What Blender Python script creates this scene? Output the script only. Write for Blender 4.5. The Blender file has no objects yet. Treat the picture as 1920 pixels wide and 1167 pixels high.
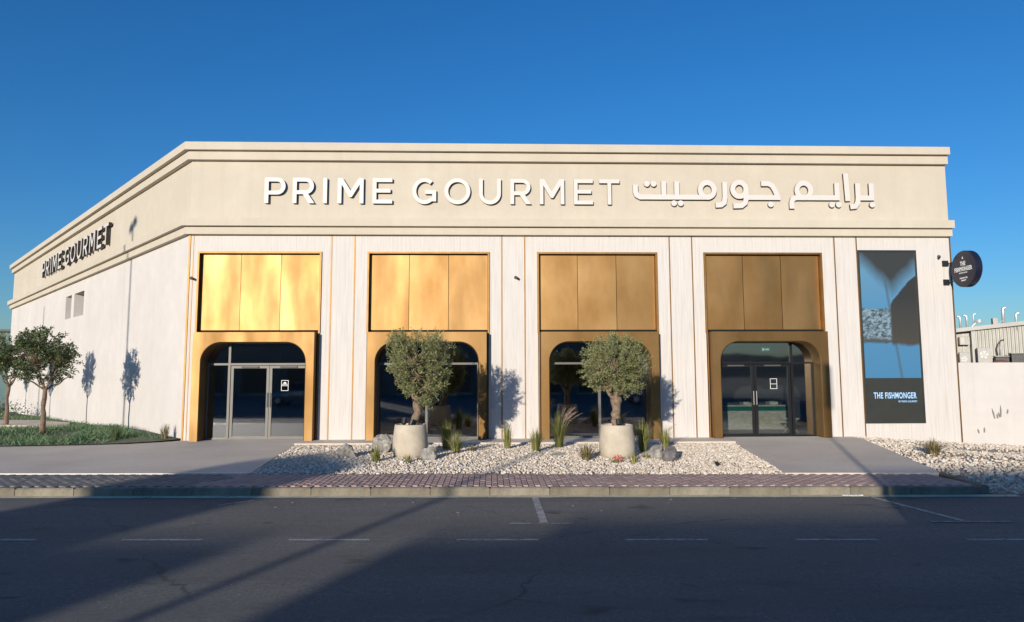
import bpy, math, random
from mathutils import Vector, Matrix, noise
R = math.radians
random.seed(7)
sc = bpy.context.scene
col = sc.collection

# ------------------------------------------------------------------ camera
cam_d = bpy.data.cameras.new('camera')
cam = bpy.data.objects.new('camera', cam_d)
col.objects.link(cam)
PITCH, YAW, ROLL = R(5.307), R(1.7535), R(-.1876)
fw = Vector((math.sin(YAW)*math.cos(PITCH), math.cos(YAW)*math.cos(PITCH), math.sin(PITCH)))
rt = Vector((math.cos(YAW), -math.sin(YAW), 0))
up = rt.cross(fw)
r2 = rt*math.cos(ROLL) + up*math.sin(ROLL)
u2 = -rt*math.sin(ROLL) + up*math.cos(ROLL)
cam.matrix_world = Matrix(((r2.x, u2.x, -fw.x, -.2759), (r2.y, u2.y, -fw.y, -20.0),
                           (r2.z, u2.z, -fw.z, 1.9019), (0, 0, 0, 1)))
cam_d.sensor_width = 36
cam_d.lens = 1261.5/1920*36
cam_d.clip_start = .05
cam_d.clip_end = 3000
sc.camera = cam

# ------------------------------------------------------------------ light
AZ, EL = R(22), R(10.4)          # sun stands behind the camera, to its left
wd = bpy.data.worlds.new('World')
sc.world = wd
wd.use_nodes = True
wn = wd.node_tree
wn.nodes.clear()
sky = wn.nodes.new('ShaderNodeTexSky')
sky.sky_type = 'NISHITA'
sky.sun_disc = False
sky.sun_elevation = EL
sky.sun_rotation = math.pi + AZ   # towards (-sin, -cos)
sky.air_density = 1.15
sky.dust_density = .4
sky.ozone_density = 6.0
hs = wn.nodes.new('ShaderNodeHueSaturation')
hs.inputs['Saturation'].default_value = 1.1
hs.inputs['Hue'].default_value = .504
bg = wn.nodes.new('ShaderNodeBackground')
bg.inputs['Strength'].default_value = .122
wo = wn.nodes.new('ShaderNodeOutputWorld')
wn.links.new(sky.outputs[0], hs.inputs['Color'])
wn.links.new(hs.outputs[0], bg.inputs[0])
wn.links.new(bg.outputs[0], wo.inputs[0])
sd = bpy.data.lights.new('sun', 'SUN')
sd.energy = 4.1
sd.angle = R(.53)
sd.color = (1, .9, .76)
sun = bpy.data.objects.new('sun', sd)
col.objects.link(sun)
sun.location = (-20, -60, 30)
sdir = Vector((math.sin(AZ)*math.cos(EL), math.cos(AZ)*math.cos(EL), -math.sin(EL)))
sun.rotation_euler = sdir.to_track_quat('-Z', 'Y').to_euler()

sc.view_settings.view_transform = 'Standard'
sc.view_settings.look = 'None'
sc.view_settings.exposure = .37
sc.view_settings.gamma = 1
sc.view_settings.use_curve_mapping = False
sc.render.engine = 'CYCLES'
cy = sc.cycles
cy.max_bounces = 8
cy.diffuse_bounces = 3
cy.glossy_bounces = 5
cy.transparent_max_bounces = 12
cy.caustics_reflective = True
cy.caustics_refractive = False
cy.blur_glossy = 1.0
cy.sample_clamp_indirect = 8
cy.use_denoising = True

# ------------------------------------------------------------------ materials
def srgb(r, g, b):
    f = lambda c: (c/255/12.92) if c/255 <= .04045 else ((c/255+.055)/1.055)**2.4
    return (f(r), f(g), f(b), 1)

class NT:
    """tiny node helper"""
    def __init__(s, name):
        s.m = bpy.data.materials.new(name)
        s.m.use_nodes = True
        s.t = s.m.node_tree
        s.b = s.t.nodes['Principled BSDF']
        s.out = s.t.nodes['Material Output']
        s.tc = s.t.nodes.new('ShaderNodeTexCoord')
    def n(s, kind, **kw):
        nd = s.t.nodes.new(kind)
        for k, v in kw.items():
            if k in nd.inputs: nd.inputs[k].default_value = v
            else: setattr(nd, k, v)
        return nd
    def l(s, a, b): s.t.links.new(a, b)
    def noise(s, scale, detail=5, rough=.6, stretch=(1, 1, 1), out='Fac', src='Object'):
        mp = s.n('ShaderNodeMapping')
        mp.inputs['Scale'].default_value = stretch
        s.l(s.tc.outputs[src], mp.inputs['Vector'])
        nz = s.n('ShaderNodeTexNoise')
        nz.inputs['Scale'].default_value = scale
        nz.inputs['Detail'].default_value = detail
        nz.inputs['Roughness'].default_value = rough
        s.l(mp.outputs[0], nz.inputs['Vector'])
        return nz.outputs[out]
    def ramp(s, fac, stops):
        r = s.n('ShaderNodeValToRGB')
        e = r.color_ramp.elements
        while len(e) < len(stops): e.new(.5)
        for k, (p, c) in enumerate(stops):
            e[k].position = p
            e[k].color = c if len(c) == 4 else (*c, 1)
        s.l(fac, r.inputs[0])
        return r.outputs[0]
    def mix(s, fac, a, b, blend='MIX'):
        m = s.n('ShaderNodeMix', data_type='RGBA', blend_type=blend)
        for sock, v in ((m.inputs[0], fac), (m.inputs[6], a), (m.inputs[7], b)):
            if hasattr(v, 'is_linked'): s.l(v, sock)
            else: sock.default_value = v
        return m.outputs[2]
    def bump(s, h, strength, dist=.02):
        b = s.n('ShaderNodeBump')
        b.inputs['Strength'].default_value = strength
        b.inputs['Distance'].default_value = dist
        s.l(h, b.inputs['Height'])
        s.l(b.outputs[0], s.b.inputs['Normal'])
    def base(s, v):
        if hasattr(v, 'is_linked'): s.l(v, s.b.inputs['Base Color'])
        else: s.b.inputs['Base Color'].default_value = v
    def set(s, **kw):
        for k, v in kw.items():
            s.b.inputs[k.replace('_', ' ')].default_value = v
        return s.m

M = {}
def plain(name, c, rough=.6, metal=0, var=.12, scale=6, bump=.15):
    t = NT(name)
    lo = tuple(x*(1-var) for x in c[:3]); hi = tuple(min(1, x*(1+var)) for x in c[:3])
    nz = t.noise(scale, 6)
    t.base(t.ramp(nz, [(.3, lo), (.7, hi)]))
    t.bump(t.noise(scale*14, 3), bump, .004)
    M[name] = t.set(Roughness=rough, Metallic=metal)
    return M[name]

# lower wall, lime plaster with faint vertical board marks
t = NT('plaster_boarded')
streak = t.noise(3.2, 5, .6, (5, 5, .22))
cloud = t.noise(.9, 6, .62)
fine = t.noise(30, 4, .7, (1, 1, .25))
c = t.ramp(streak, [(.28, (.50, .468, .440)), (.5, (.585, .552, .525)), (.75, (.635, .605, .578))])
c = t.mix(t.ramp(cloud, [(.35, (0, 0, 0)), (.7, (.35, .35, .35))]), c, (.53, .50, .475, 1))
wave = t.n('ShaderNodeTexWave', wave_type='BANDS', bands_direction='X', wave_profile='SAW')
wave.inputs['Scale'].default_value = 3.4
wave.inputs['Distortion'].default_value = .35
wave.inputs['Detail'].default_value = 2
t.l(t.tc.outputs['Object'], wave.inputs['Vector'])
grv = t.ramp(wave.outputs['Fac'], [(0, (0, 0, 0)), (.07, (1, 1, 1)), (.94, (.92, .92, .92)), (1, (0, 0, 0))])
vis = t.ramp(t.noise(.3, 3), [(.36, (.25, .25, .25)), (.6, (.9, .9, .9))])
c = t.mix(vis, c, t.mix(1.0, c, t.ramp(grv, [(0, (.72, .69, .66)), (.5, (1, 1, 1))]), 'MULTIPLY'))
t.base(c)
ad = t.n('ShaderNodeMath', operation='MULTIPLY_ADD')
t.l(fine, ad.inputs[0]); ad.inputs[1].default_value = .35; t.l(grv, ad.inputs[2])
t.bump(ad.outputs[0], .22, .012)
M['plaster_boarded'] = t.set(Roughness=.85)

def plaster(name, c0, c1, c2, bump=.3):
    t = NT(name)
    a = t.noise(.55, 7, .6)
    b = t.noise(2.5, 6, .65)
    col_ = t.ramp(a, [(.3, c0), (.55, c1), (.75, c2)])
    col_ = t.mix(t.ramp(b, [(.35, (.0, .0, .0)), (.8, (.45, .45, .45))]), col_, tuple(x*.9 for x in c0)+(1,))
    st_ = t.ramp(t.noise(2.2, 6, .7, (1.6, 1.6, .07)), [(.52, (0, 0, 0)), (.78, (.32, .32, .32))])
    col_ = t.mix(st_, col_, tuple(x*.78 for x in c0)+(1,))
    t.base(col_)
    h = t.noise(26, 5, .7)
    t.bump(h, bump, .008)
    M[name] = t.set(Roughness=.88)
plaster('plaster_plain', (.555, .522, .495), (.60, .568, .542), (.635, .605, .58))
plaster('plaster_cream', (.505, .45, .37), (.54, .485, .40), (.575, .52, .435), .2)

# brushed bronze / gold cladding: each sheet has its own soft vertical bands
def brushed(name, k, rmin, rmax):
    t = NT(name)
    oi = t.n('ShaderNodeObjectInfo')
    cmb = t.n('ShaderNodeCombineXYZ')
    ml = t.n('ShaderNodeMath', operation='MULTIPLY'); t.l(oi.outputs['Random'], ml.inputs[0]); ml.inputs[1].default_value = 37.0
    t.l(ml.outputs[0], cmb.inputs[0]); t.l(ml.outputs[0], cmb.inputs[2])
    va = t.n('ShaderNodeVectorMath', operation='ADD')
    t.l(t.tc.outputs['Object'], va.inputs[0]); t.l(cmb.outputs[0], va.inputs[1])
    def nz(scale, detail, rough, st):
        mp = t.n('ShaderNodeMapping'); mp.inputs['Scale'].default_value = st; t.l(va.outputs[0], mp.inputs['Vector'])
        n_ = t.n('ShaderNodeTexNoise'); n_.inputs['Scale'].default_value = scale; n_.inputs['Detail'].default_value = detail; n_.inputs['Roughness'].default_value = rough
        t.l(mp.outputs[0], n_.inputs['Vector']); return n_.outputs['Fac']
    bands = nz(1.6, 3, .5, (1, 1, .22)); cloud_ = nz(.9, 4, .55, (1, 1, .6)); fine_ = nz(7, 4, .6, (1, 1, 26))
    c = t.ramp(cloud_, [(.3, (.27*k, .152*k, .056*k)), (.5, (.335*k, .20*k, .082*k)), (.72, (.40*k, .252*k, .115*k))])
    c = t.mix(t.ramp(bands, [(.5, (0, 0, 0)), (.75, (.35, .35, .35))]), c, (.24*k, .136*k, .054*k, 1))
    t.base(c)
    rr = t.n('ShaderNodeMapRange'); rr.inputs['From Min'].default_value = .3; rr.inputs['From Max'].default_value = .7
    rr.inputs['To Min'].default_value = rmin; rr.inputs['To Max'].default_value = rmax
    t.l(bands, rr.inputs[0]); t.l(rr.outputs[0], t.b.inputs['Roughness'])
    mh = t.n('ShaderNodeMath', operation='MULTIPLY_ADD')
    t.l(fine_, mh.inputs[0]); mh.inputs[1].default_value = .05; t.l(nz(.8, 2, .4, (1.2, 1, .45)), mh.inputs[2])
    t.bump(mh.outputs[0], .11, .06)
    M[name] = t.set(Metallic=1.0)
brushed('gold', .95, .48, .60)
brushed('bronze', .68, .48, .60)

plain('gold_trim', (.29, .17, .068), .58, 1.0, .15, 3, .1)
plain('frame_grey', (.13, .124, .115), .55, .3, .08, 4, .05)
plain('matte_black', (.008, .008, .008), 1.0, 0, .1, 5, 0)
plain('frame_black', (.012, .012, .013), .4, .3, .2, 4, .05)
plain('black_plastic', (.015, .015, .017), .45, 0, .2, 8, .05)
plain('letter_face', (.60, .572, .545), .5, 0, .03, 4, .05)
plain('letter_side', (.028, .022, .018), .5, 0, .1, 6, .05)
plain('white_print', (.8, .8, .8), .6, 0, .02, 6, 0)
plain('blue_print', (.36, .62, .95), .5, 0, .02, 6, 0)
plain('sign_navy', (.012, .013, .03), .35, 0, .15, 5, .05)
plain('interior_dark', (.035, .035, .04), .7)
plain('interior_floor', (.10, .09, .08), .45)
plain('timber_dark', (.06, .04, .03), .6)
plain('blue_fabric', (.05, .09, .18), .8)
plain('green_tile', (.01, .14, .09), .25)
plain('bark_olive', (.20, .145, .10), .9, 0, .45, 14, .9)
plain('bark_brown', (.18, .125, .085), .9, 0, .4, 12, .8)
plain('rock', (.27, .255, .23), .9, 0, .6, 7, 1.0)
plain('rock_dark', (.15, .14, .14), .9, 0, .4, 6, .9)
plain('soil', (.28, .21, .15), .95, 0, .3, 10, .8)
plain('roof_metal', (.27, .27, .26), .5, .2, .12, 2, .1)
plain('pipe_metal', (.62, .62, .62), .4, .5, .1, 5, .1)
plain('white_unit', (.38, .37, .34), .6, 0, .1, 5, .1)
plain('dark_grey', (.06, .06, .062), .6, 0, .2, 5, .1)
plain('leaf_shadow_grey', (.20, .185, .165), .8, 0, .2, 8, .1)  # flat grey of the leaf shadows painted on the boundary wall
plain('rust', (.22, .09, .06), .8, 0, .3, 6, .3)
plain('corrugated', (.40, .39, .355), .55, .1, .08, 2, .05)
plain('teal_clad', (.025, .075, .085), .3, .2, .15, 1, .05)
plain('yellow_wall', (.55, .45, .22), .85, 0, .1, 2, .2)
plain('far_wall', (.20, .185, .165), .9, 0, .15, 1, .3)
plain('far_dark', (.03, .03, .035), .3, 0, .2, 2, .05)
plain('pole_grey', (.30, .30, .30), .5, .6, .1, 6, .1)
plain('hill_rock', (.15, .12, .095), .95, 0, .35, .06, .3)
plain('red_petal', (.62, .06, .05), .6, 0, .2, 20, 0)
plain('carpaint', (.35, .37, .40), .25, .6, .03, 2, 0)
plain('rubber', (.02, .02, .02), .8)

t = NT('stone_counter')
c = t.ramp(t.noise(5, 8, .7, (1, 1, 3)), [(.3, (.30, .265, .215)), (.55, (.50, .455, .385)), (.75, (.64, .59, .52))])
t.base(c); M['stone_counter'] = t.set(Roughness=.5)

t = NT('pot_concrete')
c = t.ramp(t.noise(3, 7, .65), [(.3, (.40, .345, .265)), (.55, (.49, .43, .34)), (.75, (.55, .49, .40))])
t.base(c); t.bump(t.noise(40, 4, .7), .25, .006); M['pot_concrete'] = t.set(Roughness=.9)

t = NT('concrete')
a = t.noise(.5, 8, .62); b = t.noise(9, 6, .7)
c = t.ramp(a, [(.28, (.55, .47, .38)), (.5, (.64, .555, .455)), (.72, (.70, .615, .515))])
c = t.mix(t.ramp(b, [(.45, (0, 0, 0)), (.75, (.4, .4, .4))]), c, (.47, .41, .345, 1))
t.base(c); t.bump(t.noise(60, 4, .7), .35, .006); M['concrete'] = t.set(Roughness=.8)

t = NT('kerb_concrete')
a = t.noise(2.2, 7, .65); b = t.noise(14, 5, .7, (1, 1, .5))
oi = t.n('ShaderNodeObjectInfo')
c = t.ramp(a, [(.28, (.12, .105, .08)), (.5, (.20, .18, .135)), (.75, (.30, .27, .21))])
c = t.mix(t.ramp(b, [(.5, (0, 0, 0)), (.75, (.6, .6, .6))]), c, (.09, .08, .07, 1))
br = t.ramp(oi.outputs['Random'], [(0, (.78, .76, .74)), (1, (1.1, 1.1, 1.1))])
t.base(t.mix(1.0, c, br, 'MULTIPLY')); t.bump(t.noise(50, 4, .7), .5, .006); M['kerb_concrete'] = t.set(Roughness=.9)

def paver_mat(name, cols):
    t = NT(name)
    geo = t.n('ShaderNodeNewGeometry')
    oi = t.n('ShaderNodeObjectInfo')
    add = t.n('ShaderNodeMath', operation='ADD')
    t.l(geo.outputs['Random Per Island'], add.inputs[0]); t.l(oi.outputs['Random'], add.inputs[1])
    fr = t.n('ShaderNodeMath', operation='FRACT'); t.l(add.outputs[0], fr.inputs[0])
    c = t.ramp(fr.outputs[0], [(0, cols[0]), (.5, cols[1]), (1, cols[2])])
    c = t.mix(t.ramp(t.noise(1.2, 6, .65, src='Generated' if 0 else 'Object'), [(.4, (0, 0, 0)), (.75, (.55, .55, .55))]), c, tuple(x*1.15+.03 for x in cols[1])+(1,))
    t.base(c); t.bump(t.noise(45, 4), .4, .004); M[name] = t.set(Roughness=.85)
paver_mat('paver_pink', [(.345, .235, .20), (.395, .275, .24), (.44, .315, .275)])
paver_mat('paver_grey', [(.15, .14, .13), (.18, .17, .16), (.21, .20, .185)])
plain('joint_sand', (.21, .165, .135), .95, 0, .2, 8, .2)

t = NT('asphalt')
a = t.noise(.35, 8, .65, (.35, 1, 1)); b = t.noise(2.2, 7, .7, (.3, 1, 1)); g = t.noise(120, 3, .7)
c = t.ramp(a, [(.3, (.13, .129, .128)), (.55, (.18, .176, .168)), (.75, (.23, .223, .21))])
md = t.ramp(t.noise(28, 5, .8), [(.32, (.62, .62, .62)), (.5, (1, 1, 1)), (.68, (1.38, 1.36, 1.32))])
c = t.mix(1.0, c, md, 'MULTIPLY')
c = t.mix(t.ramp(b, [(.56, (0, 0, 0)), (.72, (.5, .5, .5))]), c, (.075, .075, .077, 1))
vo = t.n('ShaderNodeTexVoronoi', feature='F1')
vo.inputs['Scale'].default_value = 17
t.l(t.tc.outputs['Object'], vo.inputs['Vector'])
sp = t.ramp(vo.outputs['Distance'], [(.10, (1, 1, 1)), (.19, (0, 0, 0))])
spm = t.mix(1.0, sp, t.ramp(t.noise(3.1, 5, .7), [(.46, (0, 0, 0)), (.62, (.9, .9, .9))]), 'MULTIPLY')
c = t.mix(spm, c, (.42, .40, .37, 1))
vc = t.n('ShaderNodeTexVoronoi', feature='DISTANCE_TO_EDGE')
vc.inputs['Scale'].default_value = .32
wv = t.noise(1.4, 6, .7, out='Color')
mp = t.mix(.42, t.tc.outputs['Object'], wv)
t.l(mp, vc.inputs['Vector'])
ck = t.ramp(vc.outputs['Distance'], [(0, (1, 1, 1)), (.007, (0, 0, 0))])
ckm = t.mix(1.0, ck, t.ramp(t.noise(.5, 3), [(.46, (0, 0, 0)), (.6, (.7, .7, .7))]), 'MULTIPLY')
c = t.mix(ckm, c, (.03, .03, .031, 1))
tyre = t.ramp(t.noise(1.1, 4, .6, (.02, 1, 1)), [(.42, (0, 0, 0)), (.62, (.5, .5, .5))])
c = t.mix(tyre, c, (.135, .133, .13, 1))
oil = t.ramp(t.noise(1.6, 3, .55, (.6, 1.2, 1)), [(.64, (0, 0, 0)), (.71, (.7, .7, .7))])
c = t.mix(oil, c, (.045, .045, .045, 1))
t.base(c)
t.bump(g, 1.0, .025)
M['asphalt'] = t.set(Roughness=.8)

t = NT('road_paint')
w = t.noise(7, 7, .75)
w2 = t.noise(45, 4, .7)
wm = t.mix(.45, w, w2)
c = t.ramp(wm, [(.40, (.10, .10, .10)), (.5, (.34, .33, .32)), (.62, (.52, .51, .49))])
t.base(c); M['road_paint'] = t.set(Roughness=.75)

t = NT('gutter_dust')
c = t.ramp(t.noise(5, 6, .7), [(.3, (.50, .43, .28)), (.6, (.70, .62, .44)), (.8, (.76, .69, .52))])
t.base(c); M['gutter_dust'] = t.set(Roughness=.95)

def isl(name, stops, rough=.9, trans=0):
    t = NT(name)
    geo = t.n('ShaderNodeNewGeometry')
    c = t.ramp(geo.outputs['Random Per Island'], stops)
    t.base(c)
    m = t.set(Roughness=rough)
    if trans:
        tr = t.n('ShaderNodeBsdfTranslucent')
        t.l(c, tr.inputs[0])
        ms = t.n('ShaderNodeMixShader')
        ms.inputs[0].default_value = trans
        t.l(t.b.outputs[0], ms.inputs[1]); t.l(tr.outputs[0], ms.inputs[2])
        t.l(ms.outputs[0], t.out.inputs[0])
    M[name] = m
isl('gravel', [(0, (0.449, 0.364, 0.268)), (.2, (0.599, 0.514, 0.412)), (.5, (0.685, 0.605, 0.508)), (.8, (0.781, 0.712, 0.626)), (.88, (0.364, 0.310, 0.251)), (1, (0.663, 0.567, 0.460))])
isl('olive_leaf', [(0, (0.130, 0.163, 0.052)), (.4, (0.221, 0.254, 0.098)), (.75, (0.312, 0.338, 0.150)), (1, (0.403, 0.416, 0.221))], .55, .3)
isl('dark_leaf', [(0, (0.041, 0.074, 0.027)), (.5, (0.081, 0.128, 0.046)), (.85, (0.135, 0.169, 0.061)), (1, (0.203, 0.216, 0.088))], .5, .22)
isl('tuft_leaf', [(0, (0.130, 0.156, 0.033)), (.5, (0.247, 0.260, 0.072)), (.85, (0.390, 0.351, 0.130)), (1, (0.520, 0.429, 0.208))], .7, .3)
isl('dry_leaf', [(0, (.16, .14, .06)), (.6, (.25, .21, .10)), (1, (.36, .29, .16))], .8, .25)
isl('plume', [(0, (.42, .30, .24)), (1, (.58, .46, .40))], .9, .3)
isl('lawn_blade', [(0, (.065, .135, .06)), (.5, (.11, .20, .095)), (.85, (.17, .26, .135)), (1, (.30, .30, .17))], .7, .25)

t = NT('lawn_soil')
c = t.ramp(t.noise(1.3, 6, .6), [(.35, (.06, .11, .05)), (.55, (.15, .15, .085)), (.75, (.30, .25, .18))])
t.base(c); t.bump(t.noise(20, 4), .6, .03); M['lawn_soil'] = t.set(Roughness=.95)
plain('path', (.60, .51, .43), .9, 0, .12, 1.2, .3)
plain('earth', (.28, .235, .18), .95, 0, .2, .2, .3)

def glass(name, tint, refl=1.0):
    t = NT(name)
    tr = t.n('ShaderNodeBsdfTransparent'); tr.inputs[0].default_value = (*tint, 1)
    gl = t.n('ShaderNodeBsdfGlossy'); gl.inputs[0].default_value = (.92, .95, 1, 1); gl.inputs['Roughness'].default_value = .035
    fr = t.n('ShaderNodeFresnel'); fr.inputs['IOR'].default_value = 1.75
    ms = t.n('ShaderNodeMixShader')
    mx = t.n('ShaderNodeMath', operation='MAXIMUM'); mx.inputs[1].default_value = refl; t.l(fr.outputs[0], mx.inputs[0])
    b = t.n('ShaderNodeBump'); b.inputs['Strength'].default_value = .02; b.inputs['Distance'].default_value = .05
    t.l(t.noise(.8, 2), b.inputs['Height']); t.l(b.outputs[0], gl.inputs['Normal'])
    t.l(mx.outputs[0], ms.inputs[0]); t.l(tr.outputs[0], ms.inputs[1]); t.l(gl.outputs[0], ms.inputs[2])
    t.l(ms.outputs[0], t.out.inputs[0])
    M[name] = t.m
glass('glass_tinted', (.42, .46, .50), .22)
glass('glass_clear', (.78, .82, .82), .14)

# printed window graphic (flat print)
t = NT('poster_print')
sep = t.n('ShaderNodeSeparateXYZ')
t.l(t.tc.outputs['Generated'], sep.inputs[0])
X, Zc = sep.outputs['X'], sep.outputs['Z']
def mth(op, a, b=None, clamp=False):
    n_ = t.n('ShaderNodeMath', operation=op, use_clamp=clamp)
    for i, v in enumerate((a, b)):
        if v is None: continue
        if hasattr(v, 'is_linked'): t.l(v, n_.inputs[i])
        else: n_.inputs[i].default_value = v
    return n_.outputs[0]
nzp = t.noise(2.2, 5, .6)
blue = t.ramp(Zc, [(0, (.055, .18, .33)), (.5, (.065, .20, .36)), (1, (.11, .24, .36))])
spk = t.ramp(t.noise(9, 6, .75, (1, 1, 1.6)), [(.40, (.03, .04, .04)), (.5, (.12, .18, .22)), (.6, (.22, .32, .40))])
wobx = mth('MULTIPLY', mth('SUBTRACT', nzp, .5), .22)
def soft(v, lo, hi):
    mr = t.n('ShaderNodeMapRange'); t.l(v, mr.inputs[0])
    mr.inputs['From Min'].default_value = lo; mr.inputs['From Max'].default_value = hi
    return mr.outputs[0]
zw = mth('ADD', Zc, mth('MULTIPLY', wobx, .35))
band = mth('MULTIPLY', soft(zw, .285, .30), soft(zw, .555, .545))
c = t.mix(band, blue, spk)
c = t.mix(mth('MULTIPLY', soft(zw, .265, .285), soft(zw, .325, .29)), c, (.06, .062, .058, 1))
wedge = mth('SUBTRACT', zw, mth('ADD', .69, mth('MULTIPLY', mth('ABSOLUTE', mth('SUBTRACT', X, .56)), .42)))
c = t.mix(soft(wedge, -.06, .10), c, (.035, .038, .036, 1))
ln = mth('ABSOLUTE', mth('SUBTRACT', X, mth('SUBTRACT', .66, mth('MULTIPLY', Zc, .28))))
lnm = mth('MULTIPLY', soft(ln, .035, .015), mth('LESS_THAN', Zc, .8))
c = t.mix(mth('MULTIPLY', lnm, .6), c, (.06, .09, .11, 1))
ctop = mth('SUBTRACT', mth('ADD', .53, mth('MULTIPLY', mth('POWER', mth('MAXIMUM', mth('SUBTRACT', X, .5), 0.0), .6), .42)), zw)
cave = mth('MULTIPLY', mth('MULTIPLY', soft(ctop, -.006, .012), soft(mth('ADD', X, mth('MULTIPLY', wobx, .3)), .50, .53)), soft(zw, .245, .275))
c = t.mix(cave, c, t.ramp(zw, [(.3, (.055, .05, .042)), (.65, (.03, .031, .03))]))
t.base(c)
M['poster_print'] = t.set(Roughness=.35)
plain('poster_band', (.035, .036, .032), .35, 0, .1, 3, 0)

# ------------------------------------------------------------------ mesh helpers
class MB:
    def __init__(s): s.v = []; s.f = []; s.mi = []
    def add(s, vs, fs, mi=0):
        o = len(s.v)
        s.v.extend(vs)
        for f in fs:
            s.f.append(tuple(i+o for i in f)); s.mi.append(mi)
        return s
    def box(s, x0, x1, y0, y1, z0, z1, mi=0):
        vs = [(x, y, z) for z in (z0, z1) for x, y in ((x0, y0), (x1, y0), (x1, y1), (x0, y1))]
        return s.add(vs, [(3, 2, 1, 0), (4, 5, 6, 7), (0, 1, 5, 4), (1, 2, 6, 5), (2, 3, 7, 6), (3, 0, 4, 7)], mi)
    def bevbox(s, x0, x1, y0, y1, z0, z1, b=.01, mi=0):
        # top edges chamfered
        r = [(x0, y0, x1, y1, z0), (x0, y0, x1, y1, z1-b), (x0+b, y0+b, x1-b, y1-b, z1)]
        vs = []
        for a, c_, d, e, z in r: vs += [(a, c_, z), (d, c_, z), (d, e, z), (a, e, z)]
        fs = [(3, 2, 1, 0), (8, 9, 10, 11)]
        for k in (0, 4):
            for i in range(4):
                j = (i+1) % 4
                fs.append((k+i, k+j, k+4+j, k+4+i))
        return s.add(vs, fs, mi)
    def tube(s, pts, rad, n=8, cap=True, mi=0):
        pts = [Vector(p) for p in pts]
        if not hasattr(rad, '__len__'): rad = [rad]*len(pts)
        vs = []; prev = None
        for i, p in enumerate(pts):
            d = (pts[min(i+1, len(pts)-1)] - pts[max(i-1, 0)]).normalized()
            a = prev if prev is not None else (Vector((0, 0, 1)) if abs(d.z) < .9 else Vector((1, 0, 0)))
            u = (a - d*a.dot(d)).normalized(); w = d.cross(u); prev = u
            for k in range(n):
                an = 2*math.pi*k/n
                q = p + (u*math.cos(an)+w*math.sin(an))*rad[i]
                vs.append(tuple(q))
        fs = []
        for i in range(len(pts)-1):
            for k in range(n):
                j = (k+1) % n
                fs.append((i*n+k, i*n+j, (i+1)*n+j, (i+1)*n+k))
        if cap:
            fs.append(tuple(range(n-1, -1, -1))); e = (len(pts)-1)*n
            fs.append(tuple(range(e, e+n)))
        return s.add(vs, fs, mi)
    def lathe(s, prof, n=32, c=(0, 0, 0), mi=0):
        vs = []; fs = []
        for r, z in prof:
            for k in range(n):
                a = 2*math.pi*k/n
                vs.append((c[0]+r*math.cos(a), c[1]+r*math.sin(a), c[2]+z))
        for i in range(len(prof)-1):
            for k in range(n):
                j = (k+1) % n
                fs.append((i*n+k, i*n+j, (i+1)*n+j, (i+1)*n+k))
        fs.append(tuple(range(n-1, -1, -1))); e = (len(prof)-1)*n
        fs.append(tuple(range(e, e+n)))
        return s.add(vs, fs, mi)
    def prism(s, poly, y0, y1, mi=0, mside=None):
        """polygon in x,z (counter-clockwise seen from -y) extruded from y0 (front) to y1 (back)"""
        n = len(poly)
        vs = [(x, y0, z) for x, z in poly] + [(x, y1, z) for x, z in poly]
        s.add(vs, [tuple(range(n)), tuple(range(2*n-1, n-1, -1))], mi)
        o = len(s.v) - 2*n
        for i in range(n):
            j = (i+1) % n
            s.f.append((o+j, o+i, o+n+i, o+n+j)); s.mi.append(mi if mside is None else mside)
        return s
    def slab(s, poly, z0, z1, mi=0):
        n = len(poly)
        vs = [(x, y, z1) for x, y in poly] + [(x, y, z0) for x, y in poly]
        fs = [tuple(range(n)), tuple(range(2*n-1, n-1, -1))]
        for i in range(n):
            j = (i+1) % n
            fs.append((j, i, n+i, n+j))
        return s.add(vs, fs, mi)
    def ribbon(s, pts, w, y0, y1, closed=False, mside=1):
        """constant-width stroke in the x,z plane, a real prism"""
        P = [Vector((p[0], p[1])) for p in pts]; n = len(P); L = []; Rr = []
        for i in range(n):
            if closed: a = (P[i]-P[i-1]).normalized(); b = (P[(i+1) % n]-P[i]).normalized()
            else:
                a = (P[i]-P[i-1]).normalized() if i else (P[1]-P[0]).normalized()
                b = (P[i+1]-P[i]).normalized() if i < n-1 else a
            na = Vector((-a.y, a.x)); nb = Vector((-b.y, b.x)); m = (na+nb)
            if m.length < 1e-6: m = na
            m.normalize(); k = w/2/max(.35, m.dot(na))
            L.append(P[i]+m*k); Rr.append(P[i]-m*k)
        vs = []
        for i in range(n):
            vs += [(L[i].x, y0, L[i].y), (Rr[i].x, y0, Rr[i].y), (L[i].x, y1, L[i].y), (Rr[i].x, y1, Rr[i].y)]
        o = len(s.v); s.v.extend(vs)
        for i in range(n if closed else n-1):
            a = o+4*i; b = o+4*((i+1) % n)
            for f, mi in (((a+1, b+1, b, a), 0), ((a+2, b+2, b+3, a+3), mside), ((a, b, b+2, a+2), mside), ((b+1, a+1, a+3, b+3), mside)):
                s.f.append(f); s.mi.append(mi)
        if not closed:
            for a, fl in ((o, 0), (o+4*(n-1), 1)):
                f = (a, a+2, a+3, a+1)
                s.f.append(f if not fl else f[::-1]); s.mi.append(mside)
        return s
    def build(s, name, mat, parent=None, smooth=False, loc=None):
        me = bpy.data.meshes.new(name)
        me.from_pydata([tuple(v) for v in s.v], [], s.f)
        for m in (mat if isinstance(mat, (list, tuple)) else [mat]): me.materials.append(M[m] if isinstance(m, str) else m)
        if any(s.mi): me.polygons.foreach_set('material_index', s.mi)
        if smooth: me.polygons.foreach_set('use_smooth', [True]*len(me.polygons))
        me.update()
        o = bpy.data.objects.new(name, me)
        col.objects.link(o)
        if parent: o.parent = parent
        if loc: o.location = loc
        return o

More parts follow.
